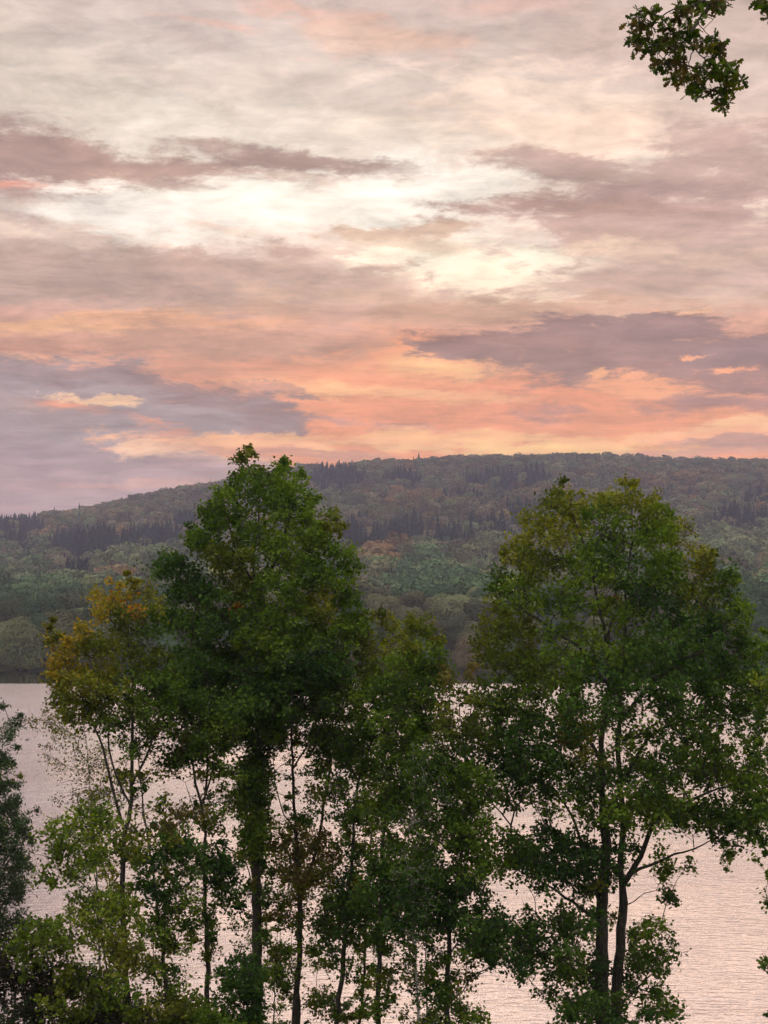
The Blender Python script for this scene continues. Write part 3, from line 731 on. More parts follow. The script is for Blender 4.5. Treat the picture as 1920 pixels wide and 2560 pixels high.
tree('oak_tree', 'forked tree whose straight trunk splits into a narrow V below its crown', 'tree', 39,
 [([(449, 2330), (449, 2212), (448, 2050), (441, 1900), (443, 1800), (438, 1740), (452, 1695), (465, 1640), (474, 1540)], .13, .015, False),
  ([(438, 1750), (424, 1690), (412, 1630), (398, 1550)], .055, .012, True),
  ([(444, 1725), (446, 1620), (440, 1500)], .05, .012, True, 0, .5),
  ([(438, 1800), (415, 1740), (400, 1690)], .025, .008, True, 0, .5)],
 [(370, 1640, 28, 18, G), (400, 1625, 40, 26, G), (440, 1600, 50, 32, G), (485, 1590, 40, 35, G), (410, 1575, 55, 32, G, .8), (480, 1540, 50, 35, G), (430, 1530, 60, 30, G), (380, 1690, 25, 14, BR, .4), (480, 1660, 35, 22, G, .5), (500, 1690, 25, 30, G, .4), (470, 1720, 30, 25, OL, .3),
  (465, 1850, 22, 22, DP), (480, 1885, 26, 25, DP), (462, 1870, 22, 40, DP, .7), (500, 1860, 20, 18, DP, .5), (495, 1930, 24, 30, G, .5), (470, 1990, 26, 22, G, .5), (415, 1740, 22, 30, BR, .4)],
 M_bark, size=.10, D=1.6, dens=6.6, nleaf=56, srad=.26, group=NT)

tree('oak_tree', 'slender leaning tree with low dark side branches between the yellowing and the forked tree', 'tree', 37,
 [([(366, 2330), (363, 2212), (352, 2060), (342, 1960), (322, 1840), (306, 1720), (300, 1620), (303, 1540)], .085, .012, False),
  ([(352, 2000), (364, 1930), (372, 1900), (405, 1888), (438, 1880)], .03, .008, True, 0, -.5),
  ([(345, 1990), (310, 1930), (285, 1890)], .025, .008, True, 0, .4)],
 [(345, 1800, 30, 20, OL, .7), (370, 1820, 40, 18, DP), (410, 1835, 32, 18, DP), (390, 1860, 45, 18, DP), (340, 1860, 25, 28, DP, .8), (420, 1880, 26, 14, DP, .7), (375, 1910, 40, 22, G, .6), (400, 1950, 30, 24, G, .5), (350, 1950, 28, 24, DP, .8), (310, 1890, 22, 22, G, .7), (335, 2010, 32, 20, G, .8), (380, 2000, 30, 20, G, .5),
  (350, 1770, 50, 12, BR, .6), (400, 1765, 30, 16, BR, .5), (330, 1740, 30, 22, OL, .4), (370, 2050, 30, 20, G, .6), (345, 2100, 32, 22, G, .7), (385, 2140, 38, 24, G, .8), (360, 2180, 45, 24, OL, .8), (420, 2190, 32, 18, G, .7), (330, 2060, 25, 22, OL, .6)],
 M_bark, size=.10, D=1.4, dens=6.0, nleaf=52, srad=.26, group=NT)

tree('oak_tree', 'tree with rusty brown foliage round its mid trunk, right of the tallest tree', 'tree', 42,
 [([(634, 2330), (638, 2212), (645, 2080), (648, 1980), (641, 1850), (635, 1740), (632, 1640), (630, 1560), (640, 1450)], .15, .02, False),
  ([(644, 1930), (675, 1860), (695, 1770), (711, 1660), (722, 1560), (770, 1460), (800, 1360)], .07, .012, True, 0, -.8),
  ([(635, 1800), (600, 1720), (590, 1640)], .03, .01, True, 0, .6),
  ([(632, 1660), (680, 1570), (700, 1480)], .04, .012, True, 0, .8)],
 [(655, 1870, 42, 30, BR), (695, 1865, 34, 30, BR, .9), (640, 1830, 40, 26, BR, .8), (625, 1900, 35, 28, BR, .7), (680, 1910, 36, 25, OL, .6), (705, 1830, 25, 20, BR, .8), (600, 1790, 28, 28, OL, .5),
  (600, 1620, 28, 30, G, .6), (590, 1700, 25, 30, G, .5), (670, 1640, 30, 30, G, .5), (700, 1620, 40, 38, G, .8), (690, 1700, 30, 35, OL, .5), (740, 1590, 45, 38, G), (690, 1560, 45, 34, G, .8), (740, 1510, 55, 40, G), (700, 1490, 50, 38, G),
  (770, 1440, 55, 38, OL), (800, 1390, 48, 30, OL), (760, 1350, 35, 25, G), (795, 1330, 18, 16, OL), (825, 1322, 16, 10, OL), (840, 1350, 30, 18, OL), (640, 1590, 14, 14, OR, 1), (630, 1960, 35, 22, BR, .5), (660, 2000, 25, 30, G, .4), (690, 2060, 35, 30, G, .45), (620, 2080, 25, 22, G, .4)],
 M_bark, size=.10, D=2.0, dens=6.6, nleaf=56, srad=.27, group=NT)

tree('oak_tree', 'dark-stemmed tree leaning slightly right, first of the close row of thin trunks', 'tree', 40,
 [([(722, 2330), (728, 2212), (741, 2080), (748, 1990), (759, 1880), (765, 1780), (776, 1680), (792, 1580), (815, 1480)], .12, .012, False),
  ([(760, 1890), (800, 1840), (830, 1800)], .03, .01, True, 0, .6),
  ([(766, 1780), (735, 1700), (720, 1640)], .03, .01, True, 0, -.6)],
 [(760, 1640, 40, 34, G), (790, 1590, 45, 38, G), (820, 1520, 50, 40, G), (840, 1460, 50, 36, OL), (730, 1700, 36, 25, G, .6), (780, 1710, 40, 30, G, .7), (745, 1760, 32, 24, G, .6), (800, 1760, 30, 26, G, .7), (760, 1830, 25, 24, G, .5),
  (760, 1920, 34, 24, DP), (730, 1955, 34, 22, G), (770, 1970, 36, 24, DP), (715, 1990, 28, 14, G, .7), (745, 2010, 30, 14, DP, .7), (710, 2050, 25, 22, G, .4), (760, 2070, 20, 24, G, .4)],
 M_bark, size=.10, D=1.7, dens=6.6, nleaf=56, srad=.27, group=NT)

tree('oak_tree', 'thin dark trunk hung with small leaves, second of the close row', 'tree', 44,
 [([(772, 2330), (776, 2212), (788, 2080), (790, 1980), (797, 1880), (805, 1780), (815, 1690)], .085, .012, False)],
 [(805, 1650, 35, 30, G, .8), (830, 1690, 35, 26, G, .7), (790, 1850, 25, 26, G, .5), (815, 1920, 34, 26, DP), (800, 1960, 36, 24, G), (790, 2030, 22, 28, G, .5), (785, 2110, 14, 34, G, .6), (778, 2180, 14, 30, OL, .5)],
 M_bark, size=.10, D=1.2, dens=6.0, nleaf=50, srad=.25, group=NT)

tree('oak_tree', 'straight slim tree with olive rounded crown, in the middle of the close row', 'tree', 38,
 [([(815, 2330), (817, 2212), (819, 2050), (823, 1950), (829, 1800), (840, 1700), (852, 1600), (866, 1500), (884, 1400)], .10, .012, False),
  ([(835, 1740), (870, 1660), (910, 1580), (930, 1480)], .04, .01, True, 0, .8),
  ([(823, 1930), (860, 1870), (880, 1840)], .025, .008, True, 0, -.5)],
 [(905, 1345, 26, 14, OL), (880, 1365, 34, 22, OL), (925, 1370, 26, 18, OL), (860, 1400, 40, 28, OL), (915, 1405, 42, 28, G), (955, 1400, 20, 22, OL), (880, 1450, 52, 34, G), (935, 1450, 38, 32, G), (870, 1510, 50, 36, G), (930, 1510, 45, 36, G), (860, 1570, 48, 34, G), (920, 1580, 45, 34, G), (850, 1640, 42, 34, G), (900, 1640, 38, 34, G, .9), (855, 1700, 36, 28, G, .8), (880, 1740, 40, 30, G, .8), (830, 1760, 35, 28, G, .7),
  (840, 1840, 32, 28, G, .8), (850, 1890, 40, 26, DP), (820, 1930, 36, 26, DP), (860, 1940, 32, 24, DP), (830, 1990, 32, 22, G, .9), (810, 2030, 22, 26, G, .6), (850, 2010, 25, 20, DP, .7), (830, 2090, 22, 26, G, .5), (825, 2160, 22, 30, G, .4)],
 M_grey, size=.10, D=1.7, dens=6.8, nleaf=56, srad=.27, group=NT)

tree('birch_tree', 'pale white-stemmed birch beside a thin twin stem in the close row', 'birch tree', 36,
 [([(908, 2330), (905, 2212), (898, 2100), (893, 2000), (893, 1850), (893, 1700), (890, 1600)], .062, .012, False)],
 [(890, 1930, 36, 28, DP), (920, 1900, 36, 26, G), (880, 1870, 34, 28, G), (910, 1830, 36, 30, G), (900, 1770, 38, 32, G), (930, 1720, 36, 32, G), (900, 1690, 30, 28, G, .8), (950, 1660, 34, 32, G, .9), (920, 1630, 30, 26, G, .8), (870, 1970, 34, 22, DP), (915, 1965, 34, 24, DP), (900, 2005, 30, 18, DP, .8)],
 M_birch, size=.09, D=1.2, dens=6.6, nleaf=56, srad=.25, group=NT)
tree('birch_tree', 'very thin brownish stem just right of the white birch', 'tree', 39,
 [([(926, 2330), (923, 2212), (920, 2060), (924, 1940), (930, 1840)], .045, .01, False)],
 [(930, 1860, 28, 24, G, .8), (935, 1940, 30, 24, G, .8), (925, 2010, 26, 20, G, .7), (940, 1790, 26, 24, G, .8)],
 M_grey, size=.09, D=1., dens=6., nleaf=50, srad=.25, group=NT)

tree('oak_tree', 'dark trunk with low spreading branches, last of the row before the big oak', 'tree', 37,
 [([(962, 2330), (966, 2212), (970, 2060), (976, 1980), (990, 1890), (1002, 1800), (1006, 1700), (1000, 1600), (990, 1500)], .11, .012, False),
  ([(972, 2050), (1020, 2010), (1080, 2000)], .03, .01, True, 0, -.5),
  ([(990, 1890), (1030, 1830), (1050, 1760)], .03, .01, True, 0, .6),
  ([(985, 1920), (950, 1860), (930, 1820)], .03, .01, True, 0, .4)],
 [(1000, 1940, 45, 28, DP), (960, 1905, 38, 26, DP), (1015, 1890, 40, 26, G), (960, 1985, 42, 24, DP), (1010, 2000, 45, 28, DP), (1060, 2000, 36, 26, DP), (1050, 2050, 45, 26, DP), (1010, 2040, 35, 20, G, .6), (1085, 2085, 34, 16, DP, .7),
  (1010, 1830, 36, 30, G), (975, 1800, 36, 32, G), (1030, 1780, 34, 28, G, .8), (990, 1740, 36, 32, G), (1030, 1700, 36, 34, G), (975, 1680, 34, 30, G, .9), (1010, 1650, 32, 30, G, .8), (960, 1600, 30, 30, OL, .8), (1030, 1590, 30, 30, OL, .7), (985, 1580, 20, 22, OL, .3), (950, 1540, 24, 26, OL, .8), (1030, 1530, 25, 28, OL, .7), (975, 1450, 18, 24, BR, .6), (1005, 1450, 16, 30, BR, .4), (1010, 1500, 18, 22, OL, .5),
  (955, 2100, 22, 26, G, .5), (1000, 2120, 26, 20, OL, .6), (975, 2165, 32, 24, G, .8), (1010, 2195, 30, 18, G, .8), (950, 2195, 22, 18, G, .6), (1040, 1870, 26, 14, G, .5)],
 M_bark, size=.10, D=1.7, dens=6.8, nleaf=56, srad=.27, group=NT)

tree('oak_sapling', 'wispy sapling with thin stem standing between the tallest and the rusty tree', 'sapling', 43,
 [([(590, 2330), (592, 2150), (593, 2080), (602, 2000), (612, 1930)], .04, .008, False)],
 [(585, 1950, 30, 22, G, .5), (610, 1990, 22, 20, OL, .5), (580, 2020, 26, 20, G, .5), (610, 2060, 22, 20, G, .5), (590, 2120, 25, 22, G, .5), (610, 2170, 22, 20, G, .5), (520, 1990, 22, 26, G, .4), (510, 2060, 20, 20, G, .5)],
 M_bark, size=.09, D=1., dens=5.5, nleaf=44, srad=.28, group='saplings on the near bank')
tree('maple_sapling', 'bright lime green young maple at the lower left', 'sapling', 31,
 [([(250, 2330), (243, 2180), (224, 2060), (216, 1960), (200, 1860), (195, 1785)], .05, .008, False),
  ([(224, 2070), (160, 2020), (90, 2030)], .02, .006, True, 0, -.4),
  ([(216, 1960), (260, 1880), (280, 1820)], .02, .006, True, 0, .4),
  ([(216, 1950), (160, 1890), (120, 1850)], .02, .006, True, 0, -.2)],
 [(190, 1752, 32, 12, LI), (220, 1765, 38, 14, LI), (160, 1780, 45, 14, LI), (250, 1790, 34, 14, LI, .8), (120, 1805, 28, 16, LI), (180, 1815, 50, 16, LI, .9), (110, 1845, 32, 18, LI), (165, 1860, 45, 18, LI), (225, 1850, 40, 20, LI, .8), (280, 1825, 26, 28, OL), (100, 1890, 30, 14, LI, .8), (160, 1900, 40, 14, LI, .7), (100, 1915, 18, 12, LI, .8),
  (180, 1945, 40, 14, LI), (240, 1950, 40, 20, LI), (270, 1980, 32, 22, LI), (200, 1985, 55, 20, LI), (130, 2000, 45, 18, LI), (80, 2015, 35, 18, LI), (60, 2045, 30, 24, LI), (120, 2045, 45, 20, LI), (190, 2035, 50, 20, LI), (250, 2040, 40, 26, OL), (60, 2085, 32, 18, LI, .9), (100, 2080, 28, 16, OL), (160, 2085, 45, 18, OL, .8), (270, 2090, 36, 26, OL), (300, 2060, 24, 24, OL, .6),
  (210, 2120, 45, 18, G, .8), (160, 2140, 45, 20, OL, .9), (130, 2175, 32, 16, LI, .8), (190, 2180, 50, 20, OL, .9), (260, 2150, 40, 26, G, .8), (290, 2195, 45, 22, OL, .8), (150, 2205, 40, 12, LI, .8)],
 M_grey, size=.085, D=1.2, dens=6.2, nleaf=50, srad=.24, aspect=.42, fuzz=0, group='saplings on the near bank')
tree('willow_tree', 'grey-green willow cut by the left edge of the picture', 'willow tree', 34,
 [([(-75, 2330), (-60, 2150), (-45, 2000), (-30, 1850), (-15, 1720), (0, 1600)], .13, .012, False),
  ([(-45, 2000), (0, 1900), (50, 1800)], .05, .01, True, 0, -.4)],
 [(2, 1535, 12, 16, GR, .8), (18, 1560, 22, 12, GR, .7), (42, 1548, 10, 6, GR, .7), (8, 1595, 24, 20, GR), (30, 1600, 12, 18, GR, .6), (8, 1645, 22, 26, GR), (30, 1655, 14, 10, GR, .7), (20, 1690, 24, 18, GR), (5, 1735, 26, 28, GR, 1.2), (45, 1730, 20, 12, GR, .8), (30, 1765, 36, 20, GR), (70, 1755, 16, 12, GR, .7), (20, 1810, 42, 28, GR, 1.2), (62, 1800, 18, 22, GR), (10, 1860, 45, 30, GR, 1.2), (50, 1860, 24, 22, GR), (10, 1920, 42, 32, GR, 1.2), (45, 1920, 24, 26, GR), (10, 1985, 40, 32, GR), (40, 1990, 20, 20, GR, .8),
  (-50, 1650, 45, 70, GR), (-50, 1780, 45, 80, GR), (-50, 1920, 45, 80, GR)],
 M_grey, size=.10, D=1.6, dens=9, nleaf=70, srad=.24, aspect=.16, droop=.2, group=NT)
def shrub(label, Y, x, clumps, pal_name='shrub', **k):
    xs = [c[0] for c in clumps]; ym = max(c[1] for c in clumps)
    st = [([(x, ym + 170), (x + 4, ym + 60), (x, ym)], .035, .01, False), ([(x + 8, ym + 170), (x + 25, ym + 40), (x + 30, ym - 20)], .025, .008, False, .2), ([(x - 8, ym + 170), (x - 25, ym + 40), (x - 32, ym - 20)], .025, .008, False, -.2)]
    return tree(pal_name, label, 'shrub', Y, st, clumps, M_bark, crown='foliage', trunkname='stems', group='shrubs under the trees', **k)
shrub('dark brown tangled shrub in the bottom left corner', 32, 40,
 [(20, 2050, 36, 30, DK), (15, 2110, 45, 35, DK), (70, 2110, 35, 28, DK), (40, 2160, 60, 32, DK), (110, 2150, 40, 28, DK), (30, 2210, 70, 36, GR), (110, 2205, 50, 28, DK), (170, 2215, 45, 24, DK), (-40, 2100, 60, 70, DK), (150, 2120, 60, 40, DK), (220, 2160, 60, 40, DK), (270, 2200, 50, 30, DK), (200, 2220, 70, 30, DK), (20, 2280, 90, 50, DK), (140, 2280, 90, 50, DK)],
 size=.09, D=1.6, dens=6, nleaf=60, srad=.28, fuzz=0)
shrub('dense dark green shrub at the foot of the tallest tree', 35, 520,
 [(525, 2095, 28, 20, DP), (500, 2110, 26, 18, DP), (540, 2125, 24, 24, DP), (515, 2140, 34, 20, DP), (545, 2165, 20, 24, DP), (490, 2180, 26, 14, G, .7), (540, 2200, 28, 20, DP), (500, 2230, 50, 26, G)],
 size=.09, D=.8, dens=10, nleaf=56, srad=.2)
shrub('low olive shrub at the bottom edge between the leaning and the forked tree', 34, 400,
 [(400, 2190, 40, 18, OL), (440, 2200, 35, 16, G), (350, 2200, 40, 20, OL), (300, 2225, 60, 22, G), (420, 2240, 90, 30, G)],
 size=.09, D=.9, dens=9, nleaf=56, srad=.2)
tree('oak_tree', 'oak mostly outside the picture, its leafy edge hanging in along the right border', 'oak tree', 36,
 [([(1790, 2330), (1785, 2100), (1775, 1900), (1780, 1700), (1770, 1500), (1760, 1350)], .2, .02, False),
  ([(1778, 1850), (1720, 1780), (1670, 1700)], .05, .01, True, 0, -.5), ([(1780, 1680), (1720, 1600), (1670, 1520)], .05, .01, True, 0, .5), ([(1785, 2180), (1720, 2130), (1670, 2080)], .035, .01, True, 0, .3)],
 [(1655, 1385, 14, 22, G), (1665, 1420, 26, 30, G), (1650, 1480, 26, 25, LI), (1640, 1515, 20, 22, LI), (1665, 1540, 32, 32, G), (1650, 1600, 14, 25, G, .8), (1665, 1650, 20, 40, G), (1655, 1700, 24, 22, G, .8), (1668, 1760, 24, 40, G), (1650, 1830, 16, 20, G), (1642, 1860, 14, 18, G, .9), (1656, 1890, 12, 20, G), (1662, 1935, 12, 22, G, .9), (1655, 2075, 12, 18, G), (1660, 2105, 10, 12, G), (1640, 1760, 14, 14, G, .6),
  (1710, 1450, 50, 90, G, .7), (1720, 1620, 50, 90, G, .7), (1720, 1800, 50, 90, G, .7), (1710, 1960, 45, 60, G, .7), (1700, 2090, 40, 40, G, .7), (1658, 2190, 8, 10, G)],
 M_bark, size=.105, D=1.6, dens=5.6, nleaf=50, srad=.22, group=NT, grow_k=False, fuzz=0)

# --- the oak the overhanging spray belongs to: it stands just outside the frame, close to the viewpoint
def overhang():
    Yb = 12.5
    q = lambda zx, zy, Y_=Yb: pix(1296 + zx * .2188, zy * .2188, Y_)
    foot = np.array([7.6, 13.5, float(terrain(7.6, 13.5)) - .3])
    trunk = [foot, foot + (0.1, 0, 4), foot + (0, .1, 8), foot + (-.2, 0, 12.5), foot + (0, .2, 16)]
    limb = [foot + (0, .05, 10.6), q(2300, -700), q(1750, -500), q(1350, -250), q(1150, -60), q(1040, 110), q(960, 225)]
    stems = [(trunk, .26, .05, False), (limb, .09, .012, True),
             ([q(960, 225), q(900, 330), q(800, 330), q(700, 430), q(640, 560)], .010, .005, True),
             ([q(1150, -60), q(900, 60), q(720, 95), q(600, 165), q(530, 230), q(510, 300), q(530, 380)], .011, .004, True),
             ([q(975, 235), q(1020, 290), q(1060, 335), q(1130, 400)], .007, .004, True),
             ([q(930, 350), q(930, 450), q(915, 540), q(880, 620), q(900, 720), q(960, 800)], .008, .004, True),
             ([q(930, 470), q(990, 540), q(1080, 620), q(1150, 670), q(1190, 760), q(1180, 850), q(1110, 880)], .008, .004, True),
             ([q(1190, 700), q(1280, 730), q(1290, 830), q(1210, 960), q(1215, 1050)], .006, .003, True),
             ([q(1750, -500), q(1680, -250), q(1640, 20), q(1650, 130)], .012, .004, True)]
    cl = [(400, 100, 45), (400, 180, 80), (500, 110, 50), (330, 250, 70), (350, 340, 90), (400, 430, 90), (300, 400, 45), (480, 240, 60), (540, 160, 40), (520, 480, 70), (580, 430, 60), (620, 200, 35), (800, 60, 60), (780, 160, 80), (870, 110, 70), (940, 50, 70), (1030, 30, 90), (1140, 40, 80), (1210, 80, 60), (1020, 130, 50), (1190, 20, 60), (860, 200, 40), (700, 170, 25),
          (640, 270, 45), (720, 300, 90), (800, 370, 80), (700, 400, 90), (740, 480, 80), (630, 480, 70), (580, 600, 70), (560, 660, 45), (660, 620, 60), (760, 560, 60), (830, 620, 80), (760, 680, 60), (890, 300, 60), (950, 270, 40), (940, 370, 60), (980, 430, 50), (1090, 400, 70), (1130, 430, 80), (1180, 480, 50), (1060, 480, 60), (1170, 540, 40), (1110, 570, 30), (1190, 400, 35),
          (830, 760, 90), (900, 830, 80), (760, 780, 50), (880, 900, 50), (960, 930, 50), (1000, 940, 30), (700, 750, 30), (960, 720, 50), (1040, 680, 60), (1100, 720, 60), (1060, 760, 35), (1130, 640, 40), (1180, 700, 45), (1260, 620, 50), (1350, 640, 40), (1290, 700, 70), (1360, 760, 45), (1250, 780, 50), (1310, 830, 60), (1240, 880, 60), (1300, 900, 40), (1180, 940, 50), (1250, 980, 40), (1210, 1040, 35), (1150, 1010, 30), (1100, 890, 40), (1390, 800, 25),
          (1560, 20, 50), (1620, 40, 60), (1650, 110, 45), (1660, 180, 25), (1700, 60, 60)]
    T_, r_ = [], []
    for (x, y, r) in cl:
        for k in range(2 if r > 45 else 1):
            a = random.uniform(0, 6.3); rr = r * random.uniform(.1, .5)
            T_.append(q(x + rr * math.cos(a), y + rr * math.sin(a), Yb + random.uniform(-.5, .5))); r_.append(r * .2188 / F * Yb)
    n_in = len(T_)
    # the rest of the crown, above and to the right, out of the picture
    for k in range(170):
        a = random.uniform(0, 2 * math.pi); rr = 3.1 * math.sqrt(random.random()); zc = random.uniform(9.5, 18.5)
        p_ = foot + np.array([rr * math.cos(a) + .7, rr * math.sin(a) + .6, zc])
        px, py = proj(p_[None]);
        if px[0] < 1760 and py[0] > -120: continue
        T_.append(p_); r_.append(.3)
    T_ = np.array(T_)
    tb = grow(stems, T_, step=.10, tip=.0035, wiggle=.012)
    V, F1, F2, Cc, nb = [], [], [], [], 0
    for i, (p_, r) in enumerate(zip(T_, r_)):
        nl = int(7 + 62 * r) if i < n_in else 34
        dirs = unit(rng.normal(size=(4, 3))); ends = p_ + dirs * r * .8
        for e_ in ends: tb.add([p_, e_], [.0035, .002], 3)
        w = rng.integers(0, 4, nl)
        C = p_ + (ends[w] - p_) * rng.uniform(.2, 1.0, (nl, 1)) + rng.normal(size=(nl, 3)) * r * .15
        v, (h1, h2), K = oak_leaves(C, rng.uniform(.06, .105, nl))
        V.append(v); F1.append(h1 + nb); F2.append(h2 + nb); nb += len(v)
        Cc.append(np.repeat(palcol(random.choice(['olive', 'green', 'brown', 'green']), nl, random.random()) * .6, K, 0))  # backlit darkness of the spray is put into the leaf colour
    root = empty('oak_tree', foot); tag(root, 'nearby oak outside the frame whose lobed leafy spray hangs in at the top right', 'oak tree', NT)
    me = tb.mesh('trunk', M_bark); co = np.empty(len(me.vertices) * 3, np.float32); me.vertices.foreach_get('co', co)
    me.vertices.foreach_set('co', (co.reshape(-1, 3) - foot.astype(np.float32)).ravel()); me.update(); obj('trunk', me, root)
    obj('crown', mesh_np('crown', np.concatenate(V) - foot, [np.concatenate(F1 + F2)], M_leaf, False, np.concatenate(Cc)), root)
overhang()

#FAR
# ---------------------------------------------------------------- the far woods
def crown_shape(kind, nf, fs):
    """unit crown (height 1, foot at 0): centres, normals, sizes"""
    if kind == 'conifer':
        h = rng.random(nf) ** .75; tier = (h * 9) % 1
        r = (1 - h) * .20 * (1.12 - .35 * tier) + .008
        a = rng.uniform(0, 2 * np.pi, nf)
        z = .10 + .90 * h
        C = np.stack([r * np.cos(a), r * np.sin(a), z - .03 * rng.random(nf)], 1)
        N = np.stack([np.cos(a), np.sin(a), np.full(nf, .55)], 1)
        return C, unit(N), fs * (.5 + .8 * (1 - h))
    if kind == 'bush':
        L = np.array([(0, 0, .55, .26), (0, 0, .3, .28), (0, 0, .78, .15)] + [(.22 * math.cos(i * 1.1), .22 * math.sin(i * 1.1), .16 + .09 * (i % 3), .15) for i in range(6)] + [(.14 * math.cos(i * 1.6 + .4), .14 * math.sin(i * 1.6 + .4), .58, .15) for i in range(4)])
        i = rng.choice(len(L), nf, p=L[:, 3] ** 2 / (L[:, 3] ** 2).sum()); d = unit(rng.normal(size=(nf, 3)) + np.array([0, 0, .2]))
        C = L[i, :3] + d * L[i, 3:4] * rng.uniform(.82, 1.12, (nf, 1)); C[:, 2] = np.maximum(C[:, 2], .01)
        keep = (np.linalg.norm(C[:, None, :] - L[None, :, :3], axis=2) / L[None, :, 3]).min(1) > .72
        return C[keep], d[keep], np.full(keep.sum(), fs) * rng.uniform(.7, 1.3, keep.sum())
    # broadleaf: several lumps of different size on a rounded dome
    k = 9; ca, ch, cr_ = [], [], []
    L = [(0, 0, .62, .27)]
    for i in range(k):
        a = i * 2.4 + rng.uniform(-.4, .4); e = rng.uniform(-.2, 1); rr = .21 * math.sqrt(max(0, 1 - e * e * .8))
        L.append((rr * math.cos(a), rr * math.sin(a), .58 + e * .24, rng.uniform(.11, .19)))
    L = np.array(L); wgt = L[:, 3] ** 2; wgt /= wgt.sum()
    i = rng.choice(len(L), nf, p=wgt)
    d = unit(rng.normal(size=(nf, 3)) + np.array([0, 0, .25]))
    C = L[i, :3] + d * L[i, 3:4] * rng.uniform(.82, 1.08, (nf, 1)) * np.array([1, 1, .9])
    # drop faces buried deep inside other lumps
    dist = np.linalg.norm(C[:, None, :] - L[None, :, :3], axis=2) / L[None, :, 3]
    keep = dist.min(1) > .72
    return C[keep], d[keep], np.full(keep.sum(), fs) * rng.uniform(.7, 1.3, keep.sum())
def foliage_block(C, N, S, jit=.24):
    n_ = len(C); nn = unit(N + rng.normal(size=(n_, 3)) * jit)
    a = unit(np.cross(nn, rng.normal(size=(n_, 3)))); b_ = np.cross(nn, a); s = S[:, None]
    V = np.stack([C - a * s * .55, C + b_ * s * .45 + nn * s * .1, C + a * s * .55, C - b_ * s * .45 + nn * s * .1], 1).reshape(-1, 3)
    return V
FARCOL = {
 'mid': [(.050, .058, .028), (.058, .066, .030), (.042, .052, .028), (.062, .062, .030)],
 'bluegreen': [(.028, .048, .022), (.036, .058, .024)],
 'pale': [(.080, .100, .050), (.095, .105, .050)],
 'rust': [(.105, .065, .030), (.090, .070, .030)],
 'brown': [(.070, .056, .034), (.062, .056, .036), (.078, .062, .034)],
 'conifer': [(.014, .026, .018), (.018, .032, .022)],
 'yellow': [(.13, .125, .035)], 'orange': [(.24, .085, .03)], 'red': [(.36, .05, .025)],
}
# where the photograph shows stands of one kind (layout grid ellipses)
PATCH = [('conifer', 30, 1140, 60, 36), ('conifer', 185, 1168, 75, 30), ('conifer', 335, 1160, 65, 26), ('conifer', 900, 1130, 45, 26), ('conifer', 1080, 1138, 110, 20), ('conifer', 950, 1150, 80, 18),
         ('conifer', 790, 1150, 60, 30), ('conifer', 1100, 1030, 90, 24), ('conifer', 730, 1030, 60, 28), ('conifer', 870, 1030, 40, 20), ('conifer', 1590, 1115, 60, 24), ('conifer', 1640, 1070, 30, 20), ('conifer', 170, 1225, 32, 16),
         ('conifer', 400, 1120, 30, 14), ('conifer', 1150, 1095, 70, 14), ('conifer', 1000, 1070, 40, 10),
         ('pale', 640, 1080, 50, 30), ('pale', 720, 1075, 40, 16), ('pale', 860, 1160, 24, 14), ('pale', 1600, 1180, 90, 32), ('pale', 300, 1200, 60, 16), ('pale', 100, 1250, 80, 10),
         ('rust', 250, 1240, 45, 10), ('rust', 830, 1200, 40, 25), ('rust', 1480, 1040, 90, 18), ('rust', 900, 1075, 50, 20), ('rust', 1180, 1060, 80, 12), ('rust', 1100, 1112, 60, 6), ('rust', 1560, 1105, 60, 8),
         ('bluegreen', 930, 1270, 110, 38), ('bluegreen', 1630, 1330, 60, 60), ('bluegreen', 80, 1290, 120, 30)]
def far_kind(sx, sy, r):
    for kd, cx, cy, rx, ry in PATCH:
        if ((sx - cx) / rx) ** 2 + ((sy - cy) / ry) ** 2 < 1.25 and r < (.96 if kd == 'conifer' else .85): return kd
    q = (r * 7919) % 1
    if sy > 1225:
        return ('mid' if q < .5 else 'bluegreen' if q < .82 else 'pale' if q < .90 else 'brown' if q < .985 else 'yellow')
    if sy > 1160:
        return ('mid' if q < .45 else 'pale' if q < .62 else 'brown' if q < .8 else 'bluegreen' if q < .92 else 'conifer')
    return ('brown' if q < .42 else 'mid' if q < .72 else 'rust' if q < .82 else 'pale' if q < .95 or sy < 1060 else 'conifer')
# planting positions on a jittered grid that opens with distance
pts = []
y = SHORE_F + 5.5; row = 0
while y < RIDGE + 130:
    sp = 10.0 if y < 520 else np.interp(y, [520, 900, 1700], [10.0, 11.0, 12.5])
    hw = .42 * y + 25
    k = int(2 * hw / sp)
    xr = (np.arange(k) - k / 2 + (row % 2) * .5) * sp
    for x in xr:
        pts.append((x + random.uniform(-.34, .34) * sp, y + random.uniform(-.4, .4) * sp * .8, sp))
    y += sp * .85; row += 1
pts = np.array(pts)
gz = terrain(pts[:, 0], pts[:, 1]); ok = gz > .2
pts = pts[ok]; gz = gz[ok]
P3 = np.stack([pts[:, 0], pts[:, 1], gz], 1)
hgt_ = np.where(pts[:, 1] < 460, rng.uniform(10, 16, len(pts)), rng.uniform(14, 20, len(pts)))
hgt_ = np.where(pts[:, 1] < 425, rng.uniform(7, 13, len(pts)), hgt_)
hgt_ = np.where(pts[:, 1] > 560, rng.uniform(13, 19, len(pts)), hgt_)
Ptop = P3.copy(); Ptop[:, 2] += hgt_ * .7
SX, SY = proj(Ptop)
inview = (SX > -40) & (SX < W + 40)
order = np.argsort(P3[:, 1])
vis = [i for i in order if inview[i]]
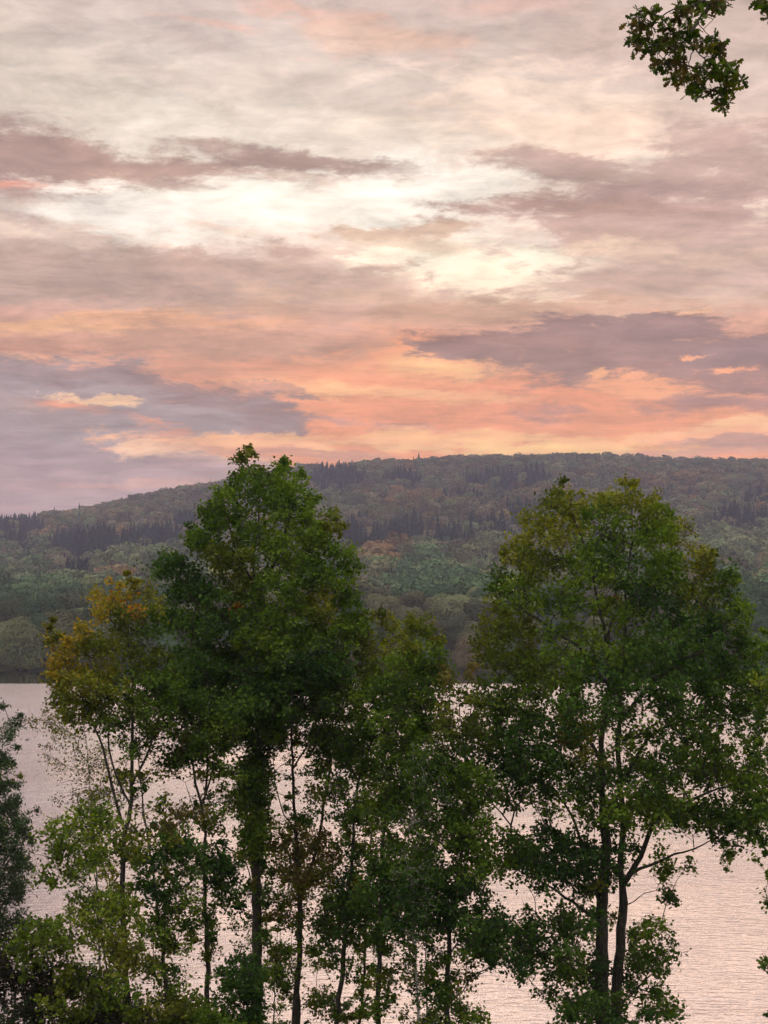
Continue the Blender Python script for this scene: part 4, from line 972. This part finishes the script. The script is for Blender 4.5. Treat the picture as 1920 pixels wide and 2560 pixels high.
# clump pattern of height: swelling crowns in the shore wood
hgt_ = np.where(P3[:, 1] > 1450, 15 + rng.uniform(-1, 1, len(pts)), hgt_)
hgt_ *= 1 + np.where(P3[:, 1] > 1450, .05, .25) * vnoise(P3[:, 0], P3[:, 1], 22.0, 5.)
IND = vis[:285]; IND_S = set(IND)

# individually built trees: a few crown meshes per colour, copied
proto = {}
def far_proto(kind, var):
    key = (kind, var)
    if key in proto: return proto[key]
    if kind == 'conifer':
        C, N, S = crown_shape('conifer', 2600, .035)
    else:
        C, N, S = crown_shape('bush' if var >= 5 else 'broad', 5200, .032)
    V = foliage_block(C, N, S)
    base = np.array(random.choice(FARCOL[kind])) * (1.0 if kind == 'conifer' else 2.1) * random.uniform(.6, 1.3)
    cc = base[None] * rng.uniform(.85, 1.15, (len(C), 1))
    if kind != 'conifer' and var < 5:                       # leafy down to the ground
        C[:, 2] = np.where(C[:, 2] < .6, .6 - (.6 - C[:, 2]) * 1.75, C[:, 2]); V = foliage_block(C, N, S)
    crown = mesh_np('crown', V, [np.arange(len(V)).reshape(-1, 4)], M_far, False, np.repeat(cc, 4, 0))
    tb = Tubes(); tb.add([(0, 0, -.05), (.005, 0, .2), (0, .005, .5), (0, 0, .8)], [.020, .016, .011, .004], 6)
    if kind != 'conifer':
        for k in range(5):
            a = k * 2.5 + random.random(); z0 = .22 + .07 * k
            tb.add([(0, 0, z0), (.08 * math.cos(a), .08 * math.sin(a), z0 + .08), (.19 * math.cos(a), .19 * math.sin(a), z0 + .2)], [.009, .007, .003], 4)
    trunk = tb.mesh('trunk', M_grey)
    proto[key] = (crown, trunk); return proto[key]
WORD = {'mid': 'mid green', 'bluegreen': 'blue-green', 'pale': 'pale green', 'rust': 'rust brown', 'brown': 'dull brown', 'conifer': 'dark', 'yellow': 'yellow-green', 'orange': 'orange', 'red': 'red'}
def far_tree(p_, h, kind, label, group=None, wide=1.0, var=None):
    cr_, tr_ = far_proto(kind, random.randrange(3) if var is None else var)
    con = kind == 'conifer'
    root = empty('conifer' if con else 'broadleaf_tree', p_); tag(root, label, 'conifer' if con else 'tree', group)
    w = h * wide * random.uniform(.85, 1.2) * (.8 if con else 1); root.scale = (w, w, h); root.rotation_euler = (0, 0, random.uniform(0, 6.28))
    obj('crown', cr_, root); obj('trunk', tr_, root); return root
for i in IND:
    kd = far_kind(SX[i], SY[i], random.random())
    front = P3[i, 1] < 428
    lab = ('small ' if front else '') + WORD[kd] + (' conifer' if kd == 'conifer' else ' rounded tree') + (' at the water edge of the far shore' if front else ' in the wood behind the far shore')
    far_tree(P3[i], hgt_[i], kd, lab, WORD[kd] + (' trees at the far water edge' if front else ' trees of the far shore wood'), wide=1.05 if not front else 1.25, var=random.choice((5, 6)) if front and kd != 'conifer' else None)
# trees that stand out, each with its own label
def on_slope(sx, sy_foot):
    """where the ray through a layout point meets the slope"""
    d = ray(sx, sy_foot)
    for Yt in np.arange(SHORE_F + 4, RIDGE, 3.0):
        k = Yt / d[1]; z = CAM_Z + d[2] * k
        if z <= float(terrain(d[0] * k, Yt)) + 8: return np.array((d[0] * k, Yt, float(terrain(d[0] * k, Yt))))
    return np.array((d[0] * RIDGE, RIDGE, float(terrain(d[0] * RIDGE, RIDGE))))
SPECIAL = [
 (1490, 1078, 22, 'conifer', 'left one of two lone dark conifers on the hillside right of the big oak', 1.0),
 (1530, 1080, 19, 'conifer', 'right one of two lone dark conifers on the hillside right of the big oak', 1.0),
 (1610, 1248, 13, 'red', 'bright red autumn tree low on the slope at the right edge', 1.4),
 (1632, 1246, 11, 'red', 'smaller red tree beside the bright red one at the right edge', 1.3),
 (880, 1238, 13, 'orange', 'small orange pointed tree above the dark shore wood between the two crowns', 1.0),
 (790, 1240, 12, 'orange', 'faint orange tree close to the tallest tree', 1.0),
 (905, 1000, 22, 'conifer', 'conifer tip breaking the skyline of the ridge in the middle', .9),
 (893, 1003, 17, 'conifer', 'shorter conifer tip on the ridge just left of the middle one', .9),
 (116, 1105, 20, 'conifer', 'conifer tip on the low skyline at the far left', .9),
 (170, 1100, 20, 'conifer', 'second conifer tip on the left skyline, nearer the rise of the hill', .9),
 (1040, 1108, 20, 'conifer', 'lone conifer in the middle of the slope above the dark stand', 1.0),
 (820, 1250, 17, 'yellow', 'yellow-green rounded tree at the top of the shore wood between the two crowns', 1.2),
]
for sx, sy, h, kd, lab, wd in SPECIAL:
    far_tree(on_slope(sx, sy), h, kd, lab, None, wd)
# the round tree standing alone at the left water edge
p_ = pix(45, 1440, 408); p_[2] = .3
t0 = far_tree(p_, 16.5, 'mid', 'round olive green tree standing forward at the left far shore', None, 1.35, 7)

# everything farther up the hill: one mass of woodland
rest = [i for i in range(len(P3)) if i not in IND_S]
tmpl = {'b': [crown_shape('broad', 230, .105) for _ in range(8)], 'c': [crown_shape('conifer', 170, .12) for _ in range(4)]}
tmn = {'b': [crown_shape('broad', 520, .072) for _ in range(8)], 'c': [crown_shape('conifer', 360, .085) for _ in range(4)]}
V, Cc = [], []
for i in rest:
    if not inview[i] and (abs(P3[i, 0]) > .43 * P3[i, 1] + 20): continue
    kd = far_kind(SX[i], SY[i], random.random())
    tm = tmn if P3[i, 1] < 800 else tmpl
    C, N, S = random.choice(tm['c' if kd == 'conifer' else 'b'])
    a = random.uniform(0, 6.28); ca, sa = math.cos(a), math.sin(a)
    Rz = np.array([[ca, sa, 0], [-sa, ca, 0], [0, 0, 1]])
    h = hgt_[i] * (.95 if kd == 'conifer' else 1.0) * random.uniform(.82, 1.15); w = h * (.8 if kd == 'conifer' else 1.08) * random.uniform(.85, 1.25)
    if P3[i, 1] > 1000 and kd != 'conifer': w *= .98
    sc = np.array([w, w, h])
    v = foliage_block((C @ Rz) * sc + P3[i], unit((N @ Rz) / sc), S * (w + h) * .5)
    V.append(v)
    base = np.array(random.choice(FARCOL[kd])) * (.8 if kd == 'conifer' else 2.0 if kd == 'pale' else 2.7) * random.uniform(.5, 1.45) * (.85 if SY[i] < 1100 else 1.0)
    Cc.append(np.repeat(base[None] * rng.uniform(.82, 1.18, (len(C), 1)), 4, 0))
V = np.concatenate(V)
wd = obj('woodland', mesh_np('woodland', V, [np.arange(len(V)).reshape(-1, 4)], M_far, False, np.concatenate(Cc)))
tag(wd, 'autumn mixed woodland of brown, green and dark conifer stands covering the hill', 'woodland', kind='stuff')
print('woodland faces', len(V) // 4)

# ---------------------------------------------------------------- a duck out on the lake
def duck():
    p_ = pix(58, 1599, 100); d = p_ - np.array((0, 0, CAM_Z)); k = CAM_Z / -d[2]; p_ = np.array((0, 0, CAM_Z)) + d * k
    root = empty('duck', p_); tag(root, 'tiny dark duck swimming on the open water at the left', 'duck')
    tb = Tubes()
    tb.add([(-.26, 0, .12), (-.2, 0, .09), (-.08, 0, .06), (.08, 0, .06), (.18, 0, .08), (.21, 0, .15), (.22, 0, .22), (.25, 0, .26), (.30, 0, .255), (.33, 0, .24)],
           [.005, .05, .10, .11, .075, .04, .035, .045, .025, .008], 10)
    obj('body', tb.mesh('body', M_bark), root)
duck()

# ---------------------------------------------------------------- evening haze
m, t = newmat('haze'); n, l = t.nodes.new, t.links.new
pv = n('ShaderNodeVolumePrincipled'); pv.inputs['Density'].default_value = 0.00023
pv.inputs['Color'].default_value = (.70, .71, 1.0, 1); pv.inputs['Anisotropy'].default_value = .2
o = n('ShaderNodeOutputMaterial'); l(pv.outputs[0], o.inputs['Volume'])
x0, x1, y0, y1, z0, z1 = -3400, 3400, -200, 4300, -8, 250
vv = np.array([(x0, y0, z0), (x1, y0, z0), (x1, y1, z0), (x0, y1, z0), (x0, y0, z1), (x1, y0, z1), (x1, y1, z1), (x0, y1, z1)], float)
ff = np.array([[0, 3, 2, 1], [4, 5, 6, 7], [0, 1, 5, 4], [1, 2, 6, 5], [2, 3, 7, 6], [3, 0, 4, 7]])
hz = obj('haze', mesh_np('haze', vv, [ff], m)); tag(hz, 'thin lilac evening haze over the lake and hill', 'haze', kind='stuff')
